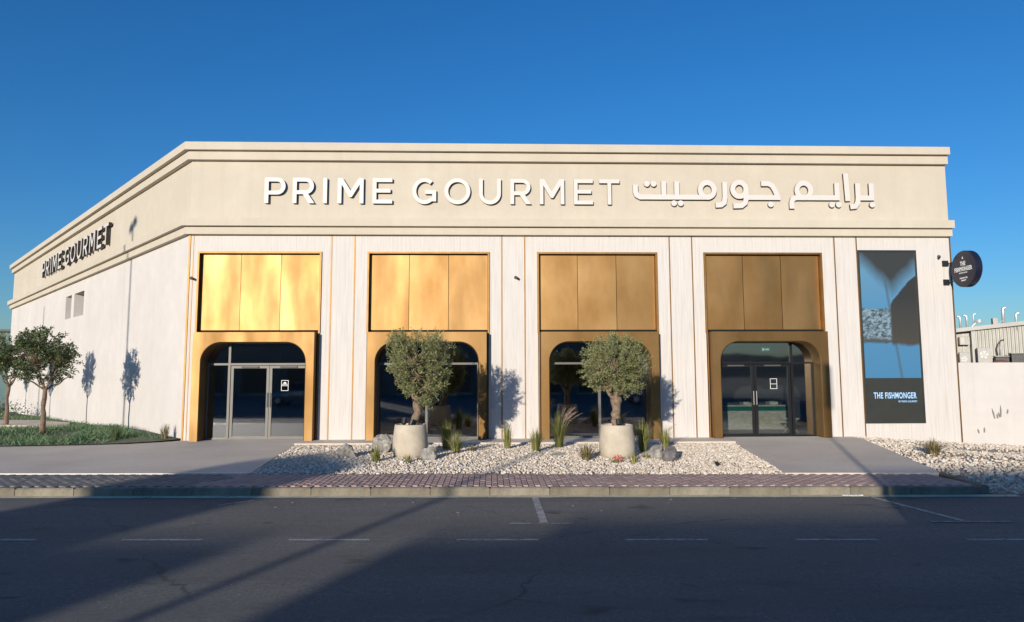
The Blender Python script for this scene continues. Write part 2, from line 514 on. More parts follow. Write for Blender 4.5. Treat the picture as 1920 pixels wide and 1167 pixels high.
def tag(o, label=None, cat=None, group=None, kind=None):
    for k, v in (('label', label), ('category', cat), ('group', group), ('kind', kind)):
        if v: o[k] = v
    return o
def thing(name, loc, label, cat, group=None, rz=0):
    o = bpy.data.objects.new(name, None)
    o.empty_display_size = .2
    col.objects.link(o)
    o.location = loc; o.rotation_euler = (0, 0, rz)
    return tag(o, label, cat, group)
def arc(cx, cz, r, a0, a1, n=12):
    return [(cx+r*math.cos(R(a0+(a1-a0)*i/n)), cz+r*math.sin(R(a0+(a1-a0)*i/n))) for i in range(n+1)]
def inst(me_ob, name, parent, loc, rot=(0, 0, 0), scale=(1, 1, 1)):
    o = bpy.data.objects.new(name, me_ob.data)
    col.objects.link(o); o.parent = parent
    o.location = loc; o.rotation_euler = rot; o.scale = scale
    return o
def copy_tree(o, parent=None):
    c_ = o.copy(); col.objects.link(c_); c_.parent = parent
    for ch in list(o.children): copy_tree(ch, c_)
    return c_

# ------------------------------------------------------------------ ground
def ykerb(x): return -8.42 - .04*x          # back of the kerb's face line (road side)
def ypave(x): return -6.84 - .05*x          # back edge of the paved strip
XE = 7.95                                   # the kerb ends here
tag(MB().slab([(-900, -900), (900, -900), (900, 900), (-900, 900)], -1.2, -.62).build('ground', 'earth'), kind='structure')
rd = MB()
rd.slab([(-80, -46), (80, -46), (80, ykerb(80)), (XE+.02, ykerb(XE)), (-80, ykerb(-80))], -.6, -.13)
road = tag(rd.build('road', 'asphalt'), kind='structure')

def strip(a, b, w, z=-.126, name='road_marking'):
    a = Vector(a); b = Vector(b); d = (b-a).normalized(); n = Vector((-d.y, d.x))*w/2
    q = [a-n, b-n, b+n, a+n]
    m = MB(); m.add([(p.x, p.y, z) for p in q], [(0, 1, 2, 3)])
    return m.build(name, 'road_paint', road)
for k in range(-6, 9):
    x0 = -4.84 + 2.068*k
    strip((x0, -11.53-.043*x0), (x0+1.0, -11.53-.043*(x0+1)), .075)
strip((.44, -8.62), (.44, -10.6), .11)
strip((-.04, -10.64), (.84, -10.68), .045, -.122)
strip((5.93, -8.95), (6.19, -10.75), .09)
strip((5.70, -10.79), (6.78, -10.84), .05, -.122)
strip((-4.55, -9.15), (-4.1, -8.75), .05)
dm = MB(); x = -30.0
while x < XE-.1:                             # dusty gutter line along the kerb foot
    x2 = x+.6; w = .16+.05*noise.noise((x*1.3, 0, 0))
    w2 = .16+.05*noise.noise((x2*1.3, 0, 0))
    dm.add([(x, ykerb(x)-.13-w, -.1245), (x2, ykerb(x2)-.13-w2, -.1245), (x2, ykerb(x2)-.10, -.1245), (x, ykerb(x)-.10, -.1245)], [(0, 1, 2, 3)])
    x = x2
dm.build('gutter_dust', 'gutter_dust', road)

lt = MB()
for k in range(150):
    x = random.uniform(-9, 9); y = ykerb(x)-.16-random.random()**2*4.5
    a = random.uniform(0, 6.28); r = random.uniform(.012, .04); el = random.uniform(.3, .8)
    z = -.127
    pts = [(x+r*math.cos(a)*u-r*el*math.sin(a)*v, y+r*math.sin(a)*u+r*el*math.cos(a)*v, z+h_) for u, v, h_ in ((-1, 0, 0), (0, -.7, .003), (1.1, 0, .006), (.1, .8, .012))]
    lt.add(pts, [(0, 1, 2), (0, 2, 3)])
o = lt.build('litter', 'soil'); tag(o, 'dry leaf litter scattered on the road by the kerb', 'litter', kind='stuff')
sp_ = MB(); n = 22
sp_.slab([(5.70+(.15+.05*math.sin(k*2.3))*math.cos(6.283*k/n), -8.80+(.045+.02*math.cos(k*3.1))*math.sin(6.283*k/n)) for k in range(n)], -.131, -.119)
sp_.build('paint_spill', 'white_print', road)

# walkway slabs (concrete): drive at the left, strip before the shop, ramp at the right
G0, G1, G2, G3 = (-5.62, -1.32), (-4.95, ypave(-4.95)), (5.32, ypave(5.32)), (6.40, -1.50)
wk = MB()
LF = [(-40, -3.2), (-20, -2.1), (-13.4, -1.38), (-11.6, -1.15), (-10.3, -.87), (-9.55, -.35), (-9.26, 0)]
wk.slab([(-40, ypave(-40)), G1, G0] + LF[::-1], -.5, 0)
wk.slab([G0, G3, (10.45, -.55), (10.45, 0.12), (-9.26, .12), (-9.26, 0)], -.5, 0)
wk.slab([G2, (8.28, ypave(8.28)), (10.45, -.55), G3], -.5, 0)
walk = tag(wk.build('walkway', 'concrete'), kind='structure')
em = MB(); em.slab([(-40, ypave(-40)-.07), (-4.98, ypave(-4.98)-.07), (-4.95, ypave(-4.95)-.002), (-40, ypave(-40)-.002)], -.3, .006)
em.build('edging', 'letter_face', walk)
em = MB()
g0 = Vector(G0); g1 = Vector(G1); g2 = Vector(G2); g3 = Vector(G3)
em.tube([(G0[0], G0[1]-.02, .01), (G3[0], G3[1]-.02, .01)], .03, 6)
em.build('edging', 'concrete', walk)

# paved strip with individual pavers, kerb stones in a row
pv = MB(); pv.slab([(-40, ykerb(-40)+.02), (XE, ykerb(XE)+.02), (XE, ypave(XE)-.08), (-40, ypave(-40)-.08)], -.5, -.022)
pave = tag(pv.build('pavement', 'joint_sand'), kind='structure')
PX, PY = .105, .21
proto = {}
for key in ('paver_pink', 'paver_grey'):
    o = MB().bevbox(-PX/2+.005, PX/2-.005, -PY/2+.005, PY/2-.005, -.05, 0, .006).build('paver', key, pave)
    proto[key] = [o, True]
sk = math.atan(-.045)
rest = {'paver_pink': MB(), 'paver_grey': MB()}
npv = 0
cand = []
for ix in range(int((XE+12.5)/PX)):
    xx = -12.4 + ix*PX
    for r_ in range(9):
        yy = ykerb(xx) + .03 + PY*(r_+.5) + (PY/2 if ix % 2 else 0)
        if yy+PY/2 > ypave(xx)-.075 or xx > XE-.06: continue
        cand.append((yy, xx, r_))
cand.sort()
for yy, xx, r_ in cand:
    key = 'paver_grey' if (xx < -5.2 + .25*math.sin(yy*5)) else 'paver_pink'
    z = random.uniform(-.002, .003)
    if npv < 300 and -8.7 < xx < 8 and r_ == 0:
        if proto[key][1]: o = proto[key][0]; proto[key][1] = False
        else: o = inst(proto[key][0], 'paver', pave, (0, 0, 0))
        o.location = (xx, yy, z); o.rotation_euler = (random.uniform(-.01, .01), 0, sk + random.uniform(-.012, .012))
        npv += 1
    else:
        hx, hy = PX/2-.005, PY/2-.005
        rest[key].bevbox(xx-hx, xx+hx, yy-hy, yy+hy, -.05, z, .006)
for key, m in rest.items():
    o = m.build('paver_field', key, pave); o['kind'] = 'stuff'
kb = MB(); kb.bevbox(-.496, .496, -.12, 0, -.3, .004, .022)
kx = -30.3; kp = None
while kx < XE-.4:
    wl = 1.0 if kx+1.0 < XE else XE-kx
    if kp is None: kp = kb.build('kerb_stone', 'kerb_concrete', pave); o = kp
    else: o = inst(kp, 'kerb_stone', pave, (0, 0, 0))
    o.location = (kx+wl/2, ykerb(kx+wl/2)+.02, random.uniform(-.004, .004)); o.rotation_euler = (0, 0, math.atan(-.04)+random.uniform(-.004, .004))
    o.scale = (wl, 1, 1)
    kx += 1.0
# kerb return along the right end
m = MB(); m.bevbox(0, .12, 0, 1.62, -.3, .003, .02)
o = m.build('kerb_stone', 'kerb_concrete', pave); o.location = (XE+.0, ykerb(XE)+.03, 0); o.rotation_euler = (0, 0, R(-10))

# lawn at the left
def zl(x, y):
    z = .02 + .10*math.exp(-((y-2.2)/2.2)**2) - .012*max(0, -x-14)
    return z + .03*noise.noise((x*.4, y*.4, 0))
lw = MB()
WD = Vector((-math.sin(R(42.5)), math.cos(R(42.5)))); WN = Vector((-math.cos(R(42.5)), -math.sin(R(42.5))))
XL = -9.257
NI, NJ = 60, 24
for i in range(NI+1):
    tt = (i/NI)**1.3*46
    b = Vector((XL, 0)) + WD*(tt)          # along the wall foot
    # front line point
    x = -9.26 - (i/NI)**1.3*34
    ff = LF[::-1]
    for k in range(len(ff)-1):
        if ff[k+1][0] <= x <= ff[k][0]:
            u = (x-ff[k][0])/(ff[k+1][0]-ff[k][0]); yv = ff[k][1]+u*(ff[k+1][1]-ff[k][1]); break
    else: yv = -3.2
    a = Vector((x, yv-.02))
    for j in range(NJ+1):
        p = a.lerp(b, j/NJ)
        zz = zl(p.x, p.y) if 0 < j < NJ else zl(p.x, p.y)*.8
        if j == NJ: zz = -.02-.015*tt
        lw.v.append((p.x, p.y, zz))
for i in range(NI):
    for j in range(NJ):
        a = i*(NJ+1)+j
        lw.f.append((a, a+1, a+NJ+2, a+NJ+1)); lw.mi.append(0)
lawn = tag(lw.build('lawn', 'lawn_soil', smooth=True), kind='structure')
pth = MB()
P0 = [(-15.2, 4.2), (-17.2, 4.9), (-21, 5.2), (-30, 5.0), (-30, 7.8), (-22, 8.2), (-18.3, 7.6), (-16.2, 6.2)]
pth.slab(P0, -.2, .115)
tag(pth.build('path', 'path'), kind='structure')
def inpoly(x, y, P):
    c_ = False
    for i in range(len(P)):
        x1, y1 = P[i]; x2, y2 = P[i-1]
        if (y1 > y) != (y2 > y) and x < (x2-x1)*(y-y1)/(y2-y1)+x1: c_ = not c_
    return c_
LP = LF + [tuple(Vector((XL, 0))+WD*(k*3)) for k in range(1, 15)]
gr = MB(); n_ = 0
while n_ < 26000:
    x = -9.3 - 18*random.random()**1.2; y = random.uniform(-2.4, 12)
    if not inpoly(x, y, LP) or inpoly(x, y, P0): continue
    dwall = (Vector((x, y))-Vector((XL, 0))).dot(WN)
    if dwall < .55+.5*noise.noise((x, y, 3)): continue
    den = noise.noise((x*.7, y*.7, 1.3))
    if x > -11 and random.random() < (x+11)/1.9+.15: continue
    if den < -.12 and random.random() < min(.85, -den*2.2): continue
    if y > 3.2 and random.random() < .6: continue
    h = random.uniform(.07, .2)*(1+.5*den); w = random.uniform(.006, .013)
    a = random.uniform(0, 6.28); z = zl(x, y)-.01
    dx, dy = math.cos(a)*w, math.sin(a)*w
    l1, l2 = random.gauss(0, .04), random.gauss(0, .04)
    gr.add([(x-dx, y-dy, z), (x+dx, y+dy, z), (x+l1+dx*.6, y+l2+dy*.6, z+h*.6), (x+l1*2.2, y+l2*2.2, z+h)], [(0, 1, 2), (0, 2, 3)])
    n_ += 1
tag(gr.build('grass', 'lawn_blade'), 'green grass covering the lawn beside the long side wall', 'grass', kind='stuff')

# gravel bed in front of the shop and on the slope at the right
BED = [G0, G1, G2, G3]
BED = [(-5.58, -1.36), (-4.93, ypave(-4.95)+.01), (5.30, ypave(5.32)+.01), (6.36, -1.54)]
def zb(x, y):
    return -.02 + .07*math.exp(-((x-.3)/4.5)**2)*math.exp(-((y+4.4)/1.9)**2) + .02*noise.noise((x*.8, y*.8, 5))
RB = [(10.46, .3), (10.46, -.55), (8.30, ypave(8.28)), (8.16, -8.75), (9.2, -9.2), (12, -9.9), (24, -10.5), (24, .3)]
def zr(x, y):
    s_ = min(1, max(0, (-6.2-y)/2.8)); s_ = s_*s_*(3-2*s_)
    return -.01 - .06*max(0, x-10.6) - .10*s_ + .03*noise.noise((x*.6, y*.6, 9))*min(1, max(0, x-9))
def grid_ground(name, poly, zf, x0, x1, y0, y1, st, mat):
    m = MB(); idx = {}
    nx = int((x1-x0)/st)+1; ny = int((y1-y0)/st)+1
    for i in range(nx+1):
        for j in range(ny+1):
            x = x0+i*st; y = y0+j*st
            idx[i, j] = len(m.v); m.v.append((x, y, zf(x, y)))
    for i in range(nx):
        for j in range(ny):
            if inpoly(x0+(i+.5)*st, y0+(j+.5)*st, poly):
                m.f.append((idx[i, j], idx[i+1, j], idx[i+1, j+1], idx[i, j+1])); m.mi.append(0)
    return tag(m.build(name, mat, smooth=True), kind='structure')
plain('slope_soil', (.42, .34, .255), .95, 0, .3, 14, .9)
plain('gravel_bed', (.55, .46, .37), .95, 0, .25, 30, .8)
grid_ground('gravel_bed_ground', [(-5.75, -1.3), (-5.05, -6.7), (5.4, -7.2), (6.5, -1.4)], lambda x, y: zb(x, y)-.035, -6, 6.6, -7.3, -1.2, .12, 'gravel_bed')
grid_ground('gravel_slope_ground', RB, lambda x, y: zr(x, y)-.03, 7.9, 24, -10.6, .4, .25, 'slope_soil')
ico = []
ph = (1+5**.5)/2
for a in (-1, 1):
    for b in (-ph, ph): ico += [(0, a, b), (a, b, 0), (b, 0, a)]
ico = [Vector(v).normalized() for v in ico]
icf = []
for i in range(12):
    for j in range(i+1, 12):
        for k in range(j+1, 12):
            if all(abs((ico[p]-ico[q]).length-1.0515) < .02 for p, q in ((i, j), (j, k), (i, k))):
                f = (i, j, k)
                nrm = (ico[j]-ico[i]).cross(ico[k]-ico[i])
                icf.append(f if nrm.dot(ico[i]) > 0 else (i, k, j))
shapes = []
for s_ in range(24):
    shapes.append([v*random.uniform(.72, 1.2) for v in ico])
def stone(m, x, y, z, r):
    sh = random.choice(shapes); a = random.uniform(0, 6.28); ca, sa = math.cos(a), math.sin(a)
    sx, sy, sz = r*random.uniform(.8, 1.35), r*random.uniform(.7, 1.1), r*random.uniform(.55, .85)
    o = len(m.v)
    for v in sh:
        px, py = v.x*sx, v.y*sy
        m.v.append((x+px*ca-py*sa, y+px*sa+py*ca, z+v.z*sz))
    for f in icf: m.f.append((f[0]+o, f[1]+o, f[2]+o)); m.mi.append(0)
gv = MB(); k = 0
while k < 36000:
    x = random.uniform(-5.7, 6.5); y = random.uniform(-7.2, -1.3)
    if not inpoly(x, y, BED): continue
    r = random.uniform(.012, .024) if random.random() < .88 else random.uniform(.026, .042)
    stone(gv, x, y, zb(x, y)+random.uniform(-.02, .012), r); k += 1
tag(gv.build('bed_gravel', 'gravel'), 'white gravel filling the planting bed before the shop', 'gravel', kind='stuff')
gv = MB(); k = 0
while k < 11500:
    x = 8.0+9*random.random(); y = random.uniform(-10, .0)
    if not inpoly(x, y, RB): continue
    dn = noise.noise((x*.35+4, y*.9, 2))
    if dn > .05 and y > -6.5 and random.random() < min(.9, (dn+.1)*2.2): continue
    r = random.uniform(.015, .034) if random.random() < .85 else random.uniform(.035, .055)
    stone(gv, x, y, zr(x, y)+random.uniform(-.02, .012), r); k += 1
tag(gv.build('slope_gravel', 'gravel'), 'pale gravel covering the slope at the right end', 'gravel', kind='stuff')

# ------------------------------------------------------------------ the shop building
bld = thing('shop_building', (0, 0, 0), 'cream single storey shop with gold panelled bays and stepped cornices', 'building')
XR = 13.817
ZC = 6.05                    # underside of the lower cornice
BAYS = [-7.15, -2.155, 2.913, 7.97]
PAIRS = [-4.703, .378, 5.46, 10.542]
HW = 1.80                    # half width of the upper gold box
PZ0, PZ1 = 3.13, 5.52        # upper gold box
# front wall in pieces round the bays
fm = MB()
xs = [XL]
for b in BAYS: xs += [b-HW, b+HW]
xs.append(XR)
for i in range(0, len(xs), 2): fm.box(xs[i], xs[i+1], 0, .3, -.5, PZ1)
fm.box(XL, XR, 0, .3, PZ1, ZC)
fm.build('wall', 'plaster_boarded', bld)
um = MB(); um.box(XL, XR, .0, .3, ZC, 8.62)
um.build('wall', 'plaster_cream', bld)
# side wall (at an obtuse corner), with two window niches
L = 31.4
def side(tt, off=0, z=0):
    p = Vector((XL, 0)) + WD*tt + WN*off
    return (p.x, p.y, z)
def sbox(m, t0, t1, o0, o1, z0, z1):
    vs = [side(t_, o_, z) for z in (z0, z1) for t_, o_ in ((t0, o0), (t0, o1), (t1, o1), (t1, o0))]
    m.add(vs, [(0, 1, 2, 3), (7, 6, 5, 4), (4, 5, 1, 0), (5, 6, 2, 1), (6, 7, 3, 2), (7, 4, 0, 3)])
sm = MB()
W = [(12.66, 14.48), (15.0, 16.15)]
edges = [0, W[0][0], W[0][1], W[1][0], W[1][1], L]
for i in range(0, 6, 2): sbox(sm, edges[i], edges[i+1], -.6, 0, 4.47, 5.53)
sbox(sm, 0, L, -.6, 0, -.7, 4.47); sbox(sm, 0, L, -.6, 0, 5.53, ZC)
sm.build('wall', 'plaster_plain', bld)
for a, b in W:
    m = MB(); sbox(m, a, b, -.6, -.5, 4.47, 5.53); m.build('window', 'frame_grey', bld)
sm = MB(); sbox(sm, 0, L, -.6, 0, ZC, 8.62); sm.build('wall', 'plaster_cream', bld)
# back and right walls, roof
bk = MB()
e = side(L, -.3)
bk.slab([(XL+.2, .31), (XR-.002, .31), (XR-.002, 24), (e[0]+.4, 24.2), (e[0]+.3, e[1]-.2)], 8.1, 8.3)
bk.build('roof', 'roof_metal', bld)
bk = MB(); bk.box(XR-.3, XR, .302, 24, -.7, 8.62); bk.box(-30, XR-.302, 24.3, 24.6, -.7, 8.62); bk.build('wall', 'plaster_cream', bld)
# stepped cornices following both walls (mitred at the corner, plain ends)
K = math.tan(R(47.5)/2)
def cornice(off, z0, z1):
    m = MB()
    # section: off..0 from the wall; points: right end, corner, far left end
    def ring(o_):
        return [(XR+.004, -o_), (XL-o_*K, -o_), tuple((Vector((XL, 0))+WD*(L+.004)+WN*o_))]
    a = ring(off); b = ring(-.05)
    vs = [(x, y, z) for z in (z0, z1) for x, y in a+b]
    fs = []
    for k in (0, 1):
        fs += [(k, k+1, k+4, k+3), (6+k+3, 6+k+4, 6+k+1, 6+k), (k+1, k, k+6, k+7)]
    fs += [(0, 3, 9, 6), (5, 2, 8, 11)]
    m.add(vs, fs)
    return m
for off, z0, z1 in ((.27, 8.565, 8.80), (.145, 8.30, 8.555), (.27, 6.27, 6.51), (.145, 6.04, 6.262)):
    cornice(off, z0, z1).build('cornice', 'plaster_cream', bld)
# bronze strips in the wall
def vstrip(x, w=.036, pr=.012, z0=0, z1=ZC-.005):
    MB().box(x-w/2, x+w/2, -pr, .05, z0, z1).build('trim_strip', 'gold_trim', bld)
for p in PAIRS:
    for s_ in (-1, 1): vstrip(p+s_*.345)
vstrip(XL+.03, .05, .02); vstrip(XL+.14, .02, .01)
m = MB(); m.box(XR-.03, XR+.012, -.014, .03, -.3, ZC-.005); m.build('trim_strip', 'gold_trim', bld)
# gold bays
PW, OW, OT, RAD = 1.735, 1.51, 2.84, .58
def arch(hw, top, rad, n=14):
    pts = [(-hw, 0)]
    pts += [(-hw, (top-rad)*k/6) for k in range(1, 6)]
    pts += arc(-hw+rad, top-rad, rad, 180, 90, n)
    pts += [(-hw+rad+(2*hw-2*rad)*k/8, top) for k in range(1, 8)]
    pts += arc(hw-rad, top-rad, rad, 90, 0, n)
    pts += [(hw, (top-rad)*k/6) for k in range(5, 0, -1)]
    pts += [(hw, 0)]
    return pts
def outer_for(p):
    # matching point on the outer rectangle
    x, z = p
    return None
def portal(cx):
    m = MB()
    inn = arch(OW, OT, RAD); inn2 = arch(OW-.022, OT-.022, RAD-.012)
    n = len(inn)
    top = PZ0-.012
    out = []
    for x, z in inn:
        if z <= OT-RAD+1e-6: out.append((math.copysign(PW, x), z*top/(OT-RAD)*.80))
        elif abs(x) <= OW-RAD+1e-6: out.append((x*PW/(OW-RAD)*.90, top))
        else:
            # corner: walk along the rectangle corner
            sx = math.copysign(1, x)
            u = math.degrees(math.atan2(z-(OT-RAD), abs(x)-(OW-RAD)))/90
            za = top*.80; xa = PW*.90
            if u < .5: out.append((sx*PW, za+(top-za)*u*2))
            else: out.append((sx*(PW+(xa-PW)*(u-.5)*2), top))
    YF, YB = -.34, .24
    def row(P, y): return [(x+cx, y, z) for x, z in P]
    rows = [row(out, 0.02), row(out, YF), row(inn, YF), row(inn2, YF+.022), row(inn2, YB)]
    for r_ in rows: m.v.extend(r_)
    for k in range(len(rows)-1):
        for i in range(n-1):
            a = k*n+i; b = a+n
            m.f.append((a, a+1, b+1, b)); m.mi.append(0)
    return m
for bi, cx in enumerate(BAYS):
    po = portal(cx).build('portal', 'bronze', bld)
    for s_ in (-1, 1):
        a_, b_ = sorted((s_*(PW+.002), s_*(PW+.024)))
        m = MB(); m.box(cx+a_, cx+b_, -.05 if s_*cx < 0 else -.28, .02, 0, PZ0-.02); m.build('gap_shade_strip', 'matte_black', po)  # solid black strip, its colour stands in for the shade of a recess
        a_, b_ = sorted((s_*(PW+.026), s_*(PW+.05)))
        m = MB(); m.box(cx+a_, cx+b_, -.06, .02, 0, PZ0-.02); m.build('edge_trim', 'gold_trim', po)
    m = MB()
    # thin surround of the upper box
    tw = .034
    m.box(cx-HW-.02, cx-HW+tw, -.045, .16, PZ0-.03, PZ1+.02)
    m.box(cx+HW-tw, cx+HW+.02, -.045, .16, PZ0-.03, PZ1+.02)
    m.box(cx-HW+tw, cx+HW-tw, -.044, .16, PZ1-.034, PZ1+.02)
    bx = m.build('panel_surround', 'gold_trim', bld)
    m = MB(); m.box(cx-HW+tw, cx+HW-tw, .15, .2, PZ0-.3, PZ1-.036); m.build('backing', 'matte_black', bx)
    pw = (2*HW-2*tw)/3
    for k in range(3):
        m = MB(); xa = cx-HW+tw+k*pw
        bw = .008
        b_ = random.uniform(-.004, .004)
        vs = [(xa+bw, .11+b_, PZ0+.075), (xa+pw-bw, .11-b_, PZ0+.075), (xa+pw-bw, .11-b_, PZ1-.05), (xa+bw, .11+b_, PZ1-.05)]
        vs += [(x, .148, z) for x, y, z in vs]
        m.add(vs, [(0, 1, 2, 3), (1, 0, 4, 5), (2, 1, 5, 6), (3, 2, 6, 7), (0, 3, 7, 4)])
        m.build('panel', 'gold', bx)

# shopfront glazing
YG = .2
def frame_rect(m, x0, x1, z0, z1, w, y0=YG-.05, y1=YG+.05):
    m.box(x0, x0+w, y0, y1, z0, z1); m.box(x1-w, x1, y0, y1, z0, z1)
    m.box(x0+w, x1-w, y0, y1, z1-w, z1); m.box(x0+w, x1-w, y0, y1, z0, z0+w)
def pane(x0, x1, z0, z1, mat, parent):
    m = MB(); m.box(x0, x1, YG-.006, YG+.006, z0, z1); return m.build('pane', mat, parent)
TR = 2.17                   # transom height
def glazing(cx, fmat, gmat, mull, door=None):
    g = MB(); x0, x1 = cx-OW+.01, cx+OW-.01
    g.box(x0, x1, YG-.055, YG+.055, TR, TR+.06)
    g.box(x0, x1, YG-.04, YG+.04, .0, .05)
    g.box(x0, x0+.05, YG-.05, YG+.05, .05, TR); g.box(x1-.05, x1, YG-.05, YG+.05, .05, TR)
    for k, xm in enumerate(mull): g.box(xm-.035, xm+.035, YG-.055, YG+.055, .05, TR)
    if door:
        g.box(mull[0]-.033, mull[0]+.033, YG-.05, YG+.05, TR+.06, OT)
    fr = g.build('window_frame', fmat, bld)
    cut = [x0+.05] + [v for xm in mull for v in (xm-.035, xm+.035)] + [x1-.05]
    for k in range(0, len(cut), 2):
        if door and k == door[0]: continue
        pane(cut[k], cut[k+1], .05, TR, gmat, fr)
    if door:
        pane(x0, mull[0]-.033, TR+.06, OT+.02, gmat, fr); pane(mull[0]+.033, x1, TR+.06, OT+.02, gmat, fr)
        a, b = cut[door[0]], cut[door[0]+1]
        mid = (a+b)/2
        for d0, d1, hs_ in ((a+.012, mid-.006, 1), (mid+.006, b-.012, 0)):
            dmesh = MB(); frame_rect(dmesh, d0, d1, .012, TR-.015, .075, YG-.03, YG+.03)
            d = dmesh.build('door', fmat, bld)
            pane(d0+.075, d1-.075, .087, TR-.09, gmat, d)
            hx = d1-.037 if hs_ else d0+.037
            h = MB(); h.tube([(hx, YG-.03, .95), (hx, YG-.075, .95), (hx, YG-.075, 1.35), (hx, YG-.03, 1.35)], .011, 6)
            h.build('handle', 'pole_grey', d)
            c_ = MB(); c_.box((d0+d1)/2-.25, (d0+d1)/2+.25, YG-.075, YG-.031, TR-.075, TR-.03); c_.build('door_closer', 'dark_grey', d)
    else:
        pane(x0, x1, TR+.06, OT+.02, gmat, fr)
    return fr
glazing(BAYS[0], 'frame_grey', 'glass_tinted', [-8.0], (2,))
glazing(BAYS[1], 'frame_grey', 'glass_tinted', [-2.2])
glazing(BAYS[2], 'frame_grey', 'glass_tinted', [2.95])
glazing(BAYS[3], 'frame_black', 'glass_clear', [8.80], (0,))
# interior shell
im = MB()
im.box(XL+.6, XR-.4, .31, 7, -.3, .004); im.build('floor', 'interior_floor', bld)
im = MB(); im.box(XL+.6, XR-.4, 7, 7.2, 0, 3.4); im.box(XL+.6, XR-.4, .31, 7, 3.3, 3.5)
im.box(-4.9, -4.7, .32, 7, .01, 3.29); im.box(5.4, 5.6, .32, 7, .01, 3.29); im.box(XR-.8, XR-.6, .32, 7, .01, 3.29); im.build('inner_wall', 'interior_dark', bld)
# things seen through the glass
ct = thing('counter', (8.1, 2.6, .005), 'stone fronted counter with green tile band inside the right-hand shop door', 'counter')
m = MB(); m.box(-1.15, 1.6, 0, .8, 0, .62); m.build('counter_front', 'stone_counter', ct)
for k in range(22):
    m = MB(); m.box(-1.15+k*.125+.004, -1.15+(k+1)*.125-.004, -.015, .1, .625, .765); m.build('tile', 'green_tile', ct)
m = MB(); m.box(-1.2, 1.65, -.03, .8, .77, .81); m.build('counter_top', 'stone_counter', ct)
for k, (x, h) in enumerate(((-.8, .10), (-.3, .06), (.3, .08), (.75, .05), (1.2, .1))):
    m = MB(); m.box(8.1+x-.14, 8.1+x+.14, 2.75, 3.1, 0.818, 0.818+h)
    m.tube([(8.1+x-.1, 2.9, 0.818+h), (8.1+x+.1, 2.9, 0.818+h)], .02, 6)
    tag(m.build('serving_tray', 'dark_grey' if k % 2 else 'stone_counter'),
        ['tall dark tray at the left end of the green tiled counter', 'low dark tray, second from left on the tiled counter', 'pale tray in the middle of the tiled counter', 'small dark tray right of middle on the tiled counter', 'pale tray at the right end of the tiled counter'][k], 'tray', 'trays on the counter')
st = thing('folding_stand', (9.2, 1.3, .005), 'thin pale folding stand behind the glass right of the door', 'stand')
for dx in (-.25, .25):
    m = MB(); m.tube([(-dx, 0, 0), (dx, .05*dx, .42)], .014, 6); m.build('leg', 'pipe_metal', st)
m = MB(); m.box(-.28, .28, -.03, .03, .42, .46); m.build('rail', 'pipe_metal', st)
# stickers on the doors
def sticker(cx, z, lab):
    s_ = thing('door_sticker', (cx, YG-.0095, z), lab, 'sticker')
    m = MB(); w, h, k = .105, .155, .012
    m.box(-w, -w+k, -.001, 0, -h, h); m.box(w-k, w, -.001, 0, -h, h); m.box(-w+k, w-k, -.001, 0, h-k, h); m.box(-w+k, w-k, -.001, 0, -h, -h+k); m.box(-w+k, w-k, -.001, 0, -.012, .0)
    m.build('border', 'white_print', s_)
    return s_
s1 = sticker(-6.38, 1.57, 'white outlined notice sticker on the left shop door')
m = MB()
for k in range(5): m.box(-.075+.032*k, -.075+.032*k+.02, -.001, 0, .022, .05)
m.prism([(-.05, .06), (.05, .06), (.03, .09), (0, .11), (-.03, .09)], -.001, 0)
m.build('emblem', 'white_print', s1)
sticker(8.24, 1.57, 'white outlined notice sticker on the right shop door')
ex = thing('exit_sign', (8.15, .45, 2.60), 'small green and white exit sign hanging above the right door', 'exit sign')
m = MB(); m.box(-.15, .15, 0, .03, -.05, .08); m.build('plate', 'green_tile', ex)
m = MB(); m.box(-.11, -.05, -.004, -.001, -.02, .05); m.box(-.03, .06, -.004, -.001, .0, .03); m.prism([(.05, -.02), (.11, .015), (.05, .05)], -.004, -.001); m.build('arrow', 'white_print', ex)
m = MB(); m.tube([(-.1, .015, .08), (-.1, .015, .69)], .005, 5); m.tube([(.1, .015, .08), (.1, .015, .69)], .005, 5); m.build('hanger', 'dark_grey', ex)

